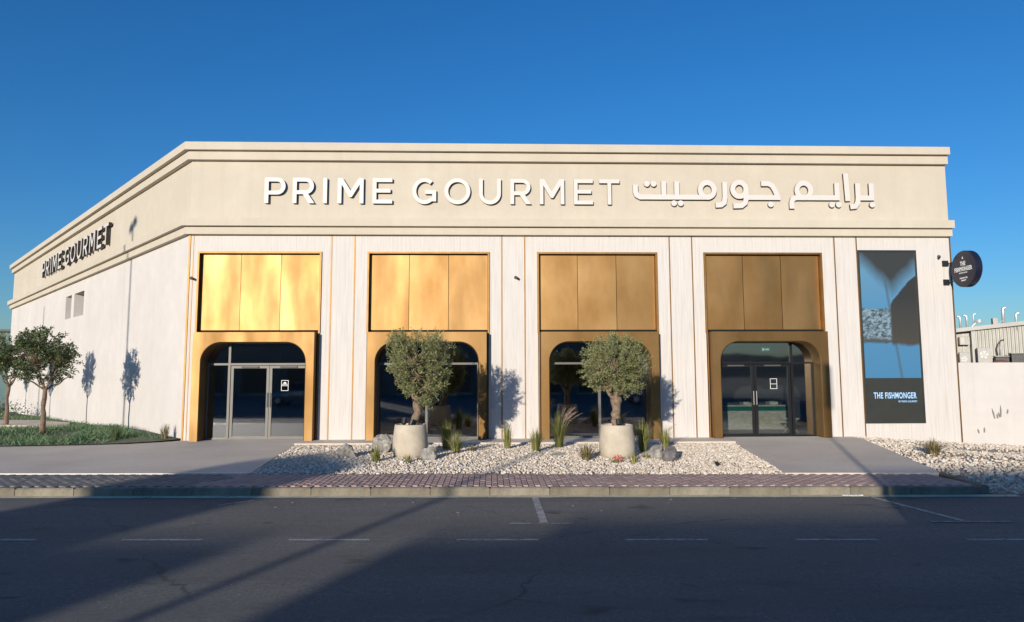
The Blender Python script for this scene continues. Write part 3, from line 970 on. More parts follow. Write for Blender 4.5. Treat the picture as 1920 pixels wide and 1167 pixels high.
# ------------------------------------------------------------------ lettering
S = .150; H_ = S/2
def glyph(ch, w, sx, sz, y0, y1):
    """one letter as strokes; the strokes stand 1.5 mm apart in depth"""
    m = MB(); lay = [0]
    def f(p): return (p[0]*sx, p[1]*sz)
    def yo():
        lay[0] += 1; return y0 - .0015*lay[0]
    sw = S*sz
    def rib(pts, closed=False): m.ribbon([f(p) for p in pts], sw, yo(), y1+.0015*lay[0], closed)
    def poly(pts): m.prism([f(p) for p in pts], yo(), y1+.0015*lay[0], 0, 1)
    h = H_*sz/sx               # half stroke in local x units
    if ch == 'I': rib([(w/2, 0), (w/2, 1)])
    if ch in 'PR':
        rib([(h, 0), (h, 1)]); r = .2575 if ch == 'P' else .2475
        cxx = w-h-r if ch == 'P' else w-h-r-.03
        zc_ = 1-H_-r
        rib([(h, 1-H_), (cxx, 1-H_)] + arc(cxx, zc_, r, 90, -90, 14)[1:] + [(h, zc_-r)])
        if ch == 'R': poly([(w-.225, 0), (w, 0), (w-.27, .39), (w-.49, .39)])
    if ch == 'M':
        rib([(h, 0), (h, 1)]); rib([(w-h, 0), (w-h, 1)])
        poly([(0.0, 1), (w/2-.05, .25), (w/2+.05, .25), (w, 1), (w-.19, 1), (w/2, .50), (.19, 1)])
    if ch == 'E':
        rib([(h, 0), (h, 1)])
        for z, ww in ((1-H_, w), (.505, w-.07), (H_, w)): rib([(h, z), (ww, z)])
    if ch == 'T':
        rib([(w/2, 0), (w/2, 1)]); rib([(0, 1-H_), (w, 1-H_)])
    if ch == 'O':
        rib([(w/2+(w/2-h)*math.cos(R(a)), .5+(.515-H_)*math.sin(R(a))) for a in range(0, 360, 10)], True)
    if ch == 'U':
        rib([(h, 1), (h, .42)] + [(w/2+(w/2-h)*math.cos(R(a)), .42+(.435-H_)*math.sin(R(a))) for a in range(190, 351, 10)] + [(w-h, .42), (w-h, 1)])
    if ch == 'G':
        rib([(w/2+.01+(w/2-h)*math.cos(R(a)), .5+(.515-H_)*math.sin(R(a))) for a in range(48, 313, 8)] + [(w-h, .17), (w-h, .535)])
        rib([(w-.45, .46), (w-h, .46)])
    return m
WORD = [('P', 0, .83), ('R', 1.12, .87), ('I', 2.32, .18), ('M', 2.91, 1.04), ('E', 4.31, .79), ('G', 5.90, .97), ('O', 7.20, 1.05), ('U', 8.60, .89), ('R', 9.87, .85), ('M', 11.06, 1.01), ('E', 12.46, .78), ('T', 13.50, .83)]
def latin_sign(loc, rz, total, cap, label, dep=.105):
    s_ = thing('shop_sign', loc, label, 'sign', None, rz)
    sx = total/14.33
    for ch, x, w in WORD:
        g = glyph(ch, w, sx, cap, -dep, -.05)
        o = g.build('letter', ['letter_face', 'letter_side'], s_, loc=(x*sx, 0, 0))
        xs_ = (.09 if ch not in 'IOT' else w/2)*sx
        for zz in ((.08, .92) if ch == 'O' else (.30, .70)):
            pm = MB(); pm.tube([(xs_, -.06, zz*cap), (xs_, .0, zz*cap)], .012, 6); pm.build('stand_off', 'letter_side', o)
    return s_
latin_sign((-7.05, 0, 6.99), 0, 10.66, .775, 'large white PRIME GOURMET letters on the front parapet')
# on the side wall the word reads from the far end towards the corner
p = side(21.35)
latin_sign((p[0], p[1], 6.97), math.atan2(-WD.y, -WD.x), 12.85, .84, 'PRIME GOURMET letters in steep perspective on the side parapet', .17)

ar = thing('shop_sign', (4.012, 0, 0), 'white Arabic letters at the right of the front parapet', 'sign')
def AX(x): return (1160 + x/3.692 - 1187)*.01646
def AZ_(y): return 7.997 - (300+y/3.692-325)*.01669
SW = 34/3.692*.0166
def ar_part(strokes, rings=(), dots=()):
    m = MB(); k = 0
    for pts in strokes:
        m.ribbon([(AX(x), AZ_(y)) for x, y in pts], SW, -.105-.0015*k, -.05+.0015*k); k += 1
    for cx, cy, r in rings:
        m.ribbon([(AX(cx+r*math.cos(R(a))), AZ_(cy+r*1.06*math.sin(R(a)))) for a in range(360, 0, -12)], SW, -.105-.0015*k, -.05+.0015*k, True); k += 1
    m.build('letter', ['letter_face', 'letter_side'], ar)
    for cx, cy in dots:
        d = MB(); d.prism([(AX(cx)+.088*math.cos(R(a)), AZ_(cy)+.088*math.sin(R(a))) for a in range(0, 360, 18)], -.105, -.05, 0, 1)
        d.build('letter_dot', ['letter_face', 'letter_side'], ar)
ar_part([[(1755, 160), (1755, 262), (1672, 262)], [(1660, 160), (1660, 262), (1655, 295), (1638, 320), (1602, 324)]], (), [(1757, 308)])
ar_part([[(1579, 92), (1587, 284)]])
ar_part([[(1514, 160), (1514, 262), (1225, 262), (1204, 272), (1196, 295), (1196, 338)]], [(1283, 212, 48)], [(1475, 309), (1522, 309)])
ar_part([[(988, 166), (1040, 166), (1066, 182), (1084, 215), (1102, 264)], [(1118, 262), (888, 262)], [(881, 205), (881, 268), (872, 300), (846, 319), (790, 321)]], [(835, 207, 46)], [(1050, 309)])
ar_part([[(735, 156), (735, 262), (728, 298), (706, 314), (668, 316)]])
ar_part([[(613, 262), (150, 262), (128, 250), (119, 228), (119, 178)], [(403, 154), (403, 262)], [(314, 154), (314, 262)]], [(613, 212, 48)], [(198, 172), (244, 172), (382, 304), (428, 304)])

# text helper (built-in font), outlines thickened for bold condensed lettering
def text(name, body, size, sx, mat, parent, loc, rot, bold=.02, ext=.002, align='CENTER'):
    cu = bpy.data.curves.new(name, 'FONT')
    cu.body = body; cu.size = size; cu.align_x = align; cu.align_y = 'BOTTOM_BASELINE'
    cu.offset = bold*size; cu.space_character = 1.0+5.5*bold; cu.extrude = ext; cu.resolution_u = 3
    tmp = bpy.data.objects.new(name, cu); col.objects.link(tmp)
    dg = bpy.context.evaluated_depsgraph_get()
    me = bpy.data.meshes.new_from_object(tmp.evaluated_get(dg))
    bpy.data.objects.remove(tmp); me.materials.clear(); me.materials.append(M[mat])
    o = bpy.data.objects.new(name, me); col.objects.link(o)
    o.parent = parent; o.location = loc; o.rotation_euler = rot; o.scale = (sx, 1, 1)
    return o
# ------------------------------------------------------------------ tall window graphic
ps = thing('poster', (11.80, 0, .385), 'tall framed graphic with blue picture above a dark lettered panel', 'poster')
pwid, ph_ = 1.82, 5.235
m = MB(); k = .05
m.box(-pwid/2, -pwid/2+k, -.05, .0, 0, ph_); m.box(pwid/2-k, pwid/2, -.05, .0, 0, ph_); m.box(-pwid/2+k, pwid/2-k, -.05, .0, ph_-k, ph_); m.box(-pwid/2+k, pwid/2-k, -.05, .0, 0, k)
m.build('frame', 'poster_band', ps)
m = MB(); m.box(-pwid/2+k, pwid/2-k, -.028, -.004, 1.345, ph_-k); m.build('picture', 'poster_print', ps)
m = MB(); m.box(-pwid/2+k, pwid/2-k, -.030, -.004, k, 1.342); pb = m.build('lettered_panel', 'poster_band', ps)
text('lettering', 'THE FISHMONGER', .25, .575, 'blue_print', ps, (.02, -.036, .74), (R(90), 0, 0), .022)
text('lettering', 'BY PRIME GOURMET', .075, .8, 'blue_print', ps, (.40, -.036, .62), (R(90), 0, 0), .01)

# ------------------------------------------------------------------ projecting round sign
XD = 13.62
rs = thing('projecting_sign', (XD, 0, 4.93), 'round navy sign with white lettering projecting from the right corner', 'sign')
RD = .54; CY = -.78
m = MB(); n = 56
ring = [(CY+RD*math.cos(2*math.pi*k/n), RD*math.sin(2*math.pi*k/n)) for k in range(n)]
vs = []
for x, rr_ in ((0, .97), (.012, 1), (.188, 1), (.2, .97)):
    vs += [(x, CY+(y-CY)*rr_, z*rr_) for y, z in ring]
fs = [tuple(range(n)), tuple(range(4*n-1, 3*n-1, -1))]
for k in range(3):
    for i in range(n):
        j = (i+1) % n; fs.append((k*n+j, k*n+i, (k+1)*n+i, (k+1)*n+j))
m.add(vs, fs); dsc = m.build('disc', 'sign_navy', rs)
rot = (R(90), 0, R(-90))
text('lettering', 'THE', .175, .62, 'white_print', rs, (-.004, CY, .10), rot, .024)
text('lettering', 'FISHMONGER', .175, .62, 'white_print', rs, (-.004, CY, -.06), rot, .024)
text('lettering', 'BY PRIME GOURMET', .045, .8, 'white_print', rs, (-.004, CY, -.13), rot, .01)
text('lettering', 'PREMIUM FISH', .06, .8, 'white_print', rs, (-.004, CY, -.29), rot, .01)
text('lettering', 'QUALITY', .06, .8, 'white_print', rs, (-.004, CY, -.36), rot, .01)
m = MB(); m.prism([(-.035, 0), (.035, 0), (0, .075)], 0, .003); lg = m.build('emblem', 'white_print', rs); lg.location = (-.001, CY, .30); lg.rotation_euler = (0, 0, R(-90))
for z in (.28, -.30):
    m = MB(); m.box(-.09, .09, -.035, 0, z-.09, z+.09); m.build('bracket_plate', 'black_plastic', rs)
    m = MB(); m.tube([(.06, -.03, z), (.09, CY+RD*.62, z*.95)], .018, 8); m.build('bracket_arm', 'black_plastic', rs)

# ------------------------------------------------------------------ wall cameras
def cctv(x, z, lab, hx, hy):
    c_ = thing('security_camera', (x, 0, z), lab, 'camera', 'security cameras on the front wall')
    m = MB(); m.lathe([(.05, 0), (.05, .015), (.02, .03)], 14); b = m.build('mount', 'dark_grey', c_); b.rotation_euler = (R(90), 0, 0)
    m = MB(); m.tube([(0, -.02, 0), (0, -.05, -.01), (hx*.06, -.07, -.01)], .012, 6); m.build('arm', 'dark_grey', c_)
    d = Vector((hx, -hy, -.35)).normalized(); p0 = Vector((hx*.03, -.07, -.01))
    m = MB(); m.tube([p0-d*.02, p0, p0+d*.085, p0+d*.09], [.02, .036, .036, .028], 12); m.build('housing', 'dark_grey', c_)
    m = MB(); m.tube([p0+d*.088, p0+d*.096], .022, 10); m.build('lens', 'black_plastic', c_)
cctv(-9.14, 4.74, 'small grey camera at the left corner of the front wall', .9, .5)
cctv(.45, 4.77, 'small grey camera on the pier between the middle bays', .5, .8)
cctv(13.44, 5.43, 'small grey camera above the round projecting sign bracket', -.5, .6)

# ------------------------------------------------------------------ pots and olive trees
def pot(loc, lab):
    p_ = thing('planter_pot', loc, lab, 'planter', 'concrete planter pots')
    prof = [(.30, 0), (.345, .02), (.385, .09), (.40, .19), (.402, .30), (.393, .45), (.374, .60), (.358, .74), (.352, .752), (.327, .752), (.322, .73), (.33, .66)]
    MB().lathe(prof, 44).build('shell', 'pot_concrete', p_, True)
    MB().lathe([(.323, .655), (.323, .68), (.2, .69), (.01, .70)], 28).build('soil', 'soil', p_)
    m = MB()
    for k in range(150):
        a = random.uniform(0, 6.28); r = .31*random.random()**.5
        stone(m, r*math.cos(a), r*math.sin(a), .70, random.uniform(.015, .035))
    m.build('pebbles', 'gravel', p_)['kind'] = 'stuff'
    return p_
pot((-2.137, -4.30, .0), 'round beige concrete pot before the second bay')
pot((2.545, -4.75, .0), 'round beige concrete pot before the third bay')

def limb(m, a, b, r0, r1, wob=.05, n=6):
    a = Vector(a); b = Vector(b); pts = []; rad = []
    for k in range(n+1):
        u = k/n; p = a.lerp(b, u)
        if 0 < k < n: p += Vector((random.gauss(0, wob), random.gauss(0, wob), random.gauss(0, wob*.5)))*math.sin(u*math.pi)
        pts.append(p); rad.append(r0+(r1-r0)*u)
    m.tube(pts, rad, 7)
    return pts
def leaf(m, p, d, ln, wd):
    d = d.normalized(); a = Vector((random.gauss(0, 1), random.gauss(0, 1), random.gauss(0, 1)))
    s_ = d.cross(a)
    if s_.length < 1e-4: return
    s_ = s_.normalized()*wd; o = len(m.v)
    m.v.extend((tuple(p), tuple(p+d*ln*.5+s_), tuple(p+d*ln), tuple(p+d*ln*.5-s_)))
    m.f.append((o, o+1, o+2, o+3)); m.mi.append(0)
def tree(name, loc, lab, cat, group, trunk, crown_fn, ntwig, nleaf, ll, lw_, tl, leafmat, barkmat, forks, upbias=.5, seed=1):
    random.seed(seed)
    tr = thing(name, loc, lab, cat, group)
    m = MB(); pts, rad = trunk
    # gnarled trunk
    P = []; Q = []
    for k in range(len(pts)-1):
        for u in (0, .34, .67):
            p = Vector(pts[k]).lerp(Vector(pts[k+1]), u)
            P.append(p+Vector((random.gauss(0, rad[0]*.08), random.gauss(0, rad[0]*.08), 0))); Q.append((rad[k]+(rad[k+1]-rad[k])*u)*random.uniform(.9, 1.12))
    P.append(Vector(pts[-1])); Q.append(rad[-1])
    m.tube(P, Q, 12)
    top = Vector(pts[-1]); rl = min(rad[-1], .085)
    tips = []
    br = MB()
    for fx in forks:
        q = limb(br, top-Vector((0, 0, .06)), top+Vector(fx), rl*.62, rl*.22, rl*.6)
        tips.append(q[-1]); tips.append(q[-3])
    m.build('trunk', barkmat, tr, True)
    lf = MB(); cent = []
    k = 0
    while k < ntwig:
        p = crown_fn()
        if p is None: continue
        cent.append(p); k += 1
    ctr = sum(cent, Vector())/len(cent)
    for p in cent:
        d = ((p-ctr).normalized()*random.uniform(.5, 1.1) + Vector((random.gauss(0, .45), random.gauss(0, .45), upbias+random.gauss(0, .35)))).normalized()
        if random.random() < .05: p = p+(p-ctr)*random.uniform(.08, .22)
        q = p-d*tl*.6
        if random.random() < .45:
            s_ = min(tips, key=lambda t_: (t_-q).length)
            limb(br, s_, q, rl*.14, .004, .03, 4)
        br.tube([q, q+d*tl*.5, q+d*tl], [.005, .004, .002], 4, False)
        for j in range(nleaf):
            u = random.random()
            b = q+d*tl*u
            dd = d*random.uniform(.3, 1)+Vector((random.gauss(0, .6), random.gauss(0, .6), random.gauss(0, .5)))
            b = b+dd.normalized()*random.uniform(0, .03)
            leaf(lf, b, dd, ll*random.uniform(.7, 1.25), lw_*random.uniform(.75, 1.25))
    br.build('branches', barkmat, tr, True)
    lf.build('crown', leafmat, tr)
    return tr
def crown_a():   # wide, flat topped, tapering down to the trunk
    z = random.uniform(1.22, 2.82); u = (z-1.22)/1.6
    w = .38+.50*min(1, u*2.0)**.8
    if u > .9: w *= .95
    if u < .45: w *= .95
    a = random.uniform(0, 6.28); r = random.random()**.42
    p = Vector((.24+w*r*math.cos(a)*.90, w*r*math.sin(a)*.85, z))
    if noise.noise((p.x*2.6+3, p.y*2.6, p.z*2.6)) < -.16: return None
    if p.x > .75 and z > 2.6: return None
    return p
def crown_b():   # rounder, a little wider than tall
    v = Vector((random.gauss(0, 1), random.gauss(0, 1), random.gauss(0, 1))).normalized()*random.random()**.36
    p = Vector((v.x*.80, v.y*.72, 2.08+v.z*.70))
    if noise.noise((p.x*2.6+8, p.y*2.6, p.z*2.6)) < -.16: return None
    if v.z < -.88: return None
    return p
tree('olive_tree', (-2.137, -4.30, 0), 'flat topped olive tree growing from the pot before the second bay', 'tree', 'potted olive trees',
     ([(.06, 0, .69), (.10, 0, .85), (.16, 0, 1.02), (.15, 0, 1.22), (.18, 0, 1.38)], [.12, .092, .085, .095, .085]), crown_a, 760, 30, .055, .0085, .25, 'olive_leaf', 'bark_olive',
     [(-.35, .1, .55), (.35, -.1, .6), (.1, .3, .75), (-.05, -.3, .7), (.5, .15, .35), (-.45, -.1, .3)], .45, 21)
tree('olive_tree', (2.545, -4.75, 0), 'round headed olive tree growing from the pot before the third bay', 'tree', 'potted olive trees',
     ([(.0, 0, .69), (-.01, 0, .9), (-.02, 0, 1.15), (-.02, 0, 1.34)], [.135, .10, .10, .13]), crown_b, 760, 30, .055, .0085, .25, 'olive_leaf', 'bark_olive',
     [(-.3, .1, .5), (.3, -.1, .55), (.1, .3, .7), (-.1, -.3, .6), (.38, .1, .42), (-.4, -.1, .40)], .45, 22)
random.seed(33)
def spot(loc, lab, az):
    s_ = thing('spotlight', loc, lab, 'spotlight', 'black garden spotlights')
    m = MB(); m.tube([(0, 0, -.06), (0, 0, .05)], .012, 6); m.build('stake', 'black_plastic', s_)
    d = Vector((math.cos(az)*.35, math.sin(az)*.35, .93))
    m = MB(); m.tube([Vector((0, 0, .03)), Vector((0, 0, .03))+d*.02, Vector((0, 0, .03))+d*.15], [.03, .055, .06], 14); m.build('housing', 'black_plastic', s_)
    m = MB(); m.tube([Vector((0, 0, .03))+d*.151, Vector((0, 0, .03))+d*.156], .05, 14); m.build('lens', 'far_dark', s_)
    return s_
spot((-2.28, -4.42, .72), 'upright black spotlight at the left of the olive trunk', 1.2)
spot((-2.12, -4.50, .70), 'second black spotlight against the foot of the leaning olive trunk', .4)
spot((2.55, -4.98, .71), 'single black spotlight before the trunk of the round olive', 1.6)
spot((4.35, -6.15, .0), 'low black spotlight lying on the gravel near the ramp', 3.2).scale = (.7, .7, .55)

# ------------------------------------------------------------------ boulders
def boulder(loc, sx, sy, sz, lab, seed, mat='rock'):
    import bmesh
    bm = bmesh.new(); bmesh.ops.create_icosphere(bm, subdivisions=4, radius=1)
    rnd = random.Random(seed)
    pl = [(Vector((rnd.gauss(0, 1), rnd.gauss(0, 1), rnd.gauss(0, .7))).normalized(), rnd.uniform(.5, .85)) for _ in range(17)]
    for v in bm.verts:
        p = v.co.copy()
        for n_2, d_ in pl:
            e_ = p.dot(n_2)-d_
            if e_ > 0: p -= n_2*e_*.92
        k_ = 1+.22*noise.fractal(p*2.1+Vector((seed*3.7, 0, 0)), .9, 2.1, 6)+.12*abs(noise.noise(p*4.3+Vector((0, seed, 0))))
        v.co = Vector((p.x*sx*k_, p.y*sy*k_, (p.z*k_+.45)*sz))
    me = bpy.data.meshes.new('boulder'); bm.to_mesh(me); bm.free(); me.materials.append(M[mat])
    o = bpy.data.objects.new('boulder', me); col.objects.link(o); o.location = loc
    return tag(o, lab, 'rock', 'boulders in the gravel bed')
boulder((-3.57, -4.25, .0), .24, .22, .21, 'grey boulder left of the second bay, alone on the gravel', 1)
boulder((-2.85, -3.35, .0), .36, .27, .30, 'large jagged boulder just left of the flat topped olive pot', 2)
boulder((-1.63, -4.95, .0), .21, .26, .26, 'upright boulder touching the right of the flat topped olive pot', 3)
boulder((1.20, -4.45, -.01), .26, .16, .09, 'low flat pale stone in the middle of the gravel', 4)
boulder((3.62, -5.25, .0), .25, .24, .25, 'dark faced boulder right of the round olive pot', 5, 'rock_dark')
boulder((3.35, -4.9, .0), .34, .28, .22, 'pale boulder behind the dark faced boulder', 6)

# ------------------------------------------------------------------ grass tufts
def tuft(name, loc, lab, cat, n, h, spread, mat, plumes=0, stiff=1.0, wd=.006, group='grass tufts in the gravel'):
    t_ = thing(name, loc, lab, cat, group)
    n = int(n*1.6); h *= 1.22; spread *= 1.25; wd *= 1.25
    m = MB()
    for k in range(n):
        a = random.uniform(0, 6.28); r0 = .09*random.random()**.7
        d = Vector((math.cos(a), math.sin(a), 0)); b = d*r0
        L_ = h*random.uniform(.55, 1.1); lean = random.random()**1.3*spread
        s_ = Vector((-d.y, d.x, 0))*wd*random.uniform(.6, 1.2)
        P = []
        for u in (0, .35, .7, 1):
            P.append(b + d*lean*(u**(1.8*stiff)) + Vector((0, 0, L_*(u-.28*u*u*min(1, lean/h*1.2)))))
        o = len(m.v)
        for i, p in enumerate(P[:-1]):
            k_ = 1-.22*i; m.v += [tuple(p-s_*k_), tuple(p+s_*k_)]
        m.v.append(tuple(P[-1]))
        m.f += [(o, o+1, o+3, o+2), (o+2, o+3, o+5, o+4), (o+4, o+5, o+6)]; m.mi += [0]*3
    m.build('blades', mat, t_)
    for k in range(plumes):
        a = random.uniform(-.9, 1.3); d = Vector((math.cos(a), math.sin(a)*.6, 0)); L_ = h*random.uniform(1.0, 1.28); ln = spread*random.uniform(.5, 1.1)
        st_ = [d*ln*u**2 + Vector((0, 0, L_*(u-.15*u*u))) for u in (0, .4, .7)]
        pl = [d*ln*u**2.2*1.1 + Vector((0, 0, L_*(u-.15*u**3))) for u in (.7, .78, .86, .94, 1.02)]
        g = MB(); g.tube(st_+[pl[0]], .003, 4, False)
        for j in range(90):
            u = random.random()*3.99; i = int(u); p = pl[i].lerp(pl[i+1], u-i)
            dd = Vector((random.gauss(0, 1), random.gauss(0, 1), random.gauss(.3, 1))).normalized()
            leaf(g, p, dd+(pl[i+1]-pl[i]).normalized()*.8, .035*(1.15-u/5), .0035)
        g.build('plume', 'plume', t_)
    return t_
T = 'ornamental_grass'
tuft(T, (-2.78, -5.15, .0), 'small tilted green tuft in front of the jagged boulder', 'grass tuft', 70, .34, .16, 'tuft_leaf')
tuft(T, (-1.40, -2.95, .0), 'tall yellowish tuft right of the flat topped olive pot', 'grass tuft', 120, .66, .26, 'tuft_leaf')
tuft(T, (-1.12, -3.75, .0), 'green tuft with long bent blades beside the yellowish tuft', 'grass tuft', 100, .50, .42, 'tuft_leaf')
tuft(T, (.13, -2.70, .0), 'slim tuft before the pier between the middle bays', 'grass tuft', 80, .58, .17, 'tuft_leaf', 1)
tuft(T, (.80, -3.65, .0), 'dense green tuft left of the plumed grass', 'grass tuft', 110, .52, .20, 'tuft_leaf')
tuft(T, (1.45, -2.55, .0), 'tallest tuft with pink plumes before the third bay', 'grass tuft', 170, .78, .40, 'tuft_leaf', 12)
tuft(T, (1.78, -5.25, .0), 'short brownish tuft left of the round olive pot', 'grass tuft', 110, .36, .26, 'dry_leaf')
tuft(T, (3.38, -3.60, .0), 'broad green tuft right of the round olive pot', 'grass tuft', 140, .66, .38, 'tuft_leaf')
tuft(T, (4.15, -2.75, .0), 'tuft with two dark plumes beside the third bay portal', 'grass tuft', 80, .50, .22, 'tuft_leaf', 2)
tuft(T, (9.95, -4.50, -.02), 'spreading dry tuft alone on the right-hand gravel slope', 'grass tuft', 220, .34, .40, 'dry_leaf')
tuft(T, (-.75, -3.45, .02), 'low grey green sprig on the gravel right of the bent tuft', 'grass tuft', 45, .16, .2, 'dry_leaf')
tuft(T, (-2.05, -5.35, .0), 'tiny spiky sprig at the foot of the flat topped olive pot', 'grass tuft', 26, .17, .12, 'tuft_leaf', 0, 1, .008)
tuft(T, (2.75, -5.55, .0), 'small spiky succulent sprig before the round olive pot', 'grass tuft', 18, .2, .1, 'tuft_leaf', 0, 1, .010)
tuft(T, (3.16, -5.0, .0), 'tiny sprig before the pale boulder by the round olive pot', 'grass tuft', 22, .16, .12, 'tuft_leaf')
tuft(T, (-11.0, -.2, .03), 'weed tuft at the lawn edge below the tree shadow', 'grass tuft', 70, .36, .18, 'dark_leaf', 0, 1, .008, 'weeds by the side wall')
tuft(T, (-9.75, .05, .0), 'weed tuft against the side wall near the corner strip', 'grass tuft', 60, .42, .14, 'dry_leaf', 0, 1, .007, 'weeds by the side wall')
fl = thing('red_flower', (2.40, -5.55, .0), 'small red flower cluster at the foot of the round olive pot', 'flower')
m = MB()
for k in range(60):
    p = Vector((random.gauss(0, .06), random.gauss(0, .05), random.uniform(.06, .15)))
    leaf(m, p, Vector((random.gauss(0, 1), random.gauss(0, 1), random.gauss(.5, 1))), .035, .013)
m.build('petals', 'red_petal', fl)
m = MB()
for k in range(40): leaf(m, Vector((random.gauss(0, .06), random.gauss(0, .05), 0)), Vector((random.gauss(0, .4), random.gauss(0, .4), 1)), .10, .008)
m.build('leaves', 'tuft_leaf', fl)

# ------------------------------------------------------------------ young trees on the lawn
def crown_c():
    v = Vector((random.gauss(0, 1), random.gauss(0, 1), random.gauss(0, 1))).normalized()*random.random()**.4
    p = Vector((v.x*.95, v.y*.95, 2.42+v.z*.88))
    if noise.noise((p.x*1.9+sd_, p.y*1.9, p.z*1.9)) < -.16: return None
    if v.z < -.85: return None
    return p
TL = [((-13.92, 1.08), 1.0, 'leafy young tree on the grass nearest the shop corner'), ((-17.95, 5.3), 1.02, 'leafy young tree cut by the left edge, further along the side wall'),
      ((-22.85, 10.55), 1.0, 'third young tree along the side wall, its shadow on the wall'), ((-27.2, 15.45), 1.0, 'farthest young tree along the side wall, its shadow on the wall')]
for k, ((x, y), s_, lab) in enumerate(TL):
    sd_ = 3.3*k
    tr = tree('lawn_tree', (x, y, .05), lab, 'tree', 'young trees along the side wall',
         ([(0, 0, -.08), (.03, .0, .5), (.0, .02, 1.0), (.04, 0, 1.45)], [.085, .066, .06, .055]), crown_c, 330, 26, .075, .019, .30, 'dark_leaf', 'bark_brown',
         [(-.4, .1, .55), (.4, -.1, .6), (.1, .4, .8), (-.1, -.4, .7), (.5, .3, .35), (-.5, -.3, .4)], .25, 40+k)
    tr.scale = (s_,)*3; tr.rotation_euler = (0, 0, k*1.3)
random.seed(77)
# bush at the far end of the side wall
bs = thing('low_shrub', (-24.8, 13.9, -.3), 'low green shrub at the far foot of the side wall', 'shrub')
m = MB()
for k in range(900):
    p = Vector((random.gauss(0, 1.0), random.gauss(0, .7), abs(random.gauss(0, .42))))
    leaf(m, p, Vector((random.gauss(0, 1), random.gauss(0, 1), random.gauss(1, 1))), .16, .03)
m.build('foliage', 'lawn_blade', bs)
m = MB()
for k in range(9): m.tube([(random.gauss(0, .6), random.gauss(0, .4), -.2), (random.gauss(0, .6), random.gauss(0, .4), .5)], .012, 5)
m.build('stems', 'bark_brown', bs)

# ------------------------------------------------------------------ right boundary wall
rw = thing('boundary_wall', (XR, 0, -.4), 'low pinkish white boundary wall right of the shop', 'wall')
m = MB(); m.box(.015, 12, .02, .25, -.5, 2.585); m.build('wall', 'plaster_plain', rw)
for k, (x, z, h, a) in enumerate(((.52, .52, .09, -.25), (.70, .55, .10, .05), (1.02, 1.02, .20, -.22), (1.13, .96, .09, -.1), (1.19, 1.0, .10, -.25), (1.24, 1.08, .22, .05), (1.45, 1.10, .09, .25))):  # plant leaf shadows, painted on as thin grey blades
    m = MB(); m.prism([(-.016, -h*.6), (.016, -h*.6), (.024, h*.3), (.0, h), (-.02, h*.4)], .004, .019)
    o = m.build('painted_leaf_shadow', 'leaf_shadow_grey', rw); o.location = (x, 0, z); o.rotation_euler = (0, a, 0)

# ------------------------------------------------------------------ industrial shed beyond the wall
SA = R(-24)
sh = thing('metal_shed', (24.2, 12.0, -.6), 'white corrugated metal shed with roof pipes beyond the boundary wall', 'building', None, SA)
def shw(x, y, z): return (24.2+x*math.cos(SA)-y*math.sin(SA), 12+x*math.sin(SA)+y*math.cos(SA), z-.6)
m = MB(); n = 112; x0, x1 = -.82, 3.4
P = []
for k in range(n+1): P.append((x0+(x1-x0)*k/n, 0 if k % 4 in (0, 1) else .055))
vs = [(x, y, z) for z in (0, 4.7) for x, y in P]
m.add(vs, [(i, i+1, n+2+i, n+1+i) for i in range(n)])
m.build('corrugated_wall', 'corrugated', sh)
m = MB(); m.box(-5, -.96, .35, .5, 0, 4.5); m.box(-5, 8, .51, 9, 0, 4.4); m.build('wall', 'white_unit', sh)
m = MB()
for k in range(12):
    m = MB(); m.box(-4.9+k*.33, -4.9+k*.33+.05, .30, .349, 0, 4.4); m.build('batten', 'corrugated', sh)
m = MB(); m.add([(-5, -.2, 4.12), (6, -.2, 5.22), (6, 9, 5.22), (-5, 9, 4.12), (-5, -.2, 4.30), (6, -.2, 5.42), (6, 9, 5.42), (-5, 9, 4.30)],
    [(3, 2, 1, 0), (4, 5, 6, 7), (0, 1, 5, 4), (1, 2, 6, 5), (2, 3, 7, 6), (3, 0, 4, 7)]); m.build('roof_edge', 'roof_metal', sh)
m = MB(); m.box(-.955, -.83, -.03, .3, 0, 4.5); m.build('post', 'roof_metal', sh)
def gooseneck(x, y, top, r, side_, bend=.09):
    m = MB(); h = top-bend
    pts = [(x, y, 4.5), (x, y, h)] + [(x+side_*bend*(1-math.cos(R(a))), y, h+bend*math.sin(R(a))) for a in (35, 70, 105, 125)]
    m.tube(pts, r, 10); m.build('vent_pipe', 'pipe_metal', sh, True)
for x, y, h, r, s_ in ((-1.36, .1, 5.26, .050, -1), (-1.08, .1, 5.30, .052, -1), (-.80, .1, 5.36, .028, 1), (.43, .1, 5.62, .068, 1), (.95, .1, 5.34, .060, 1), (1.7, .1, 5.5, .06, 1)):
    gooseneck(x, y, h, r, s_)
for dz in (0, .085):
    m = MB(); m.tube([(-.78, .05, 4.93+dz), (-.52, .05, 4.96+dz), (-.46, .05, 4.90+dz)], .035, 8); m.build('vent_pipe', 'pipe_metal', sh, True)
m = MB(); m.tube([(-1.0, .05, 4.6), (-.72, .05, 4.92)], .014, 6); m.build('brace', 'pipe_metal', sh)
m = MB(); m.tube([(.08, .0, 4.7), (.38, .05, 5.0)], .014, 6); m.build('brace', 'pipe_metal', sh)
m = MB(); m.box(.0, .20, .1, .4, 4.7, 5.12); m.build('roof_box', 'white_unit', sh)
m = MB(); m.tube([(.06, -.08, 3.3), (.03, -.08, 3.6), (.10, -.08, 3.85), (.24, -.08, 4.02), (.36, -.1, 4.06)], .028, 8); m.build('wall_pipe', 'dark_grey', sh, True)
m = MB(); m.tube([(.17, -.06, 3.3), (.20, -.06, 3.98)], .012, 6); m.build('wall_pipe', 'pipe_metal', sh, True)
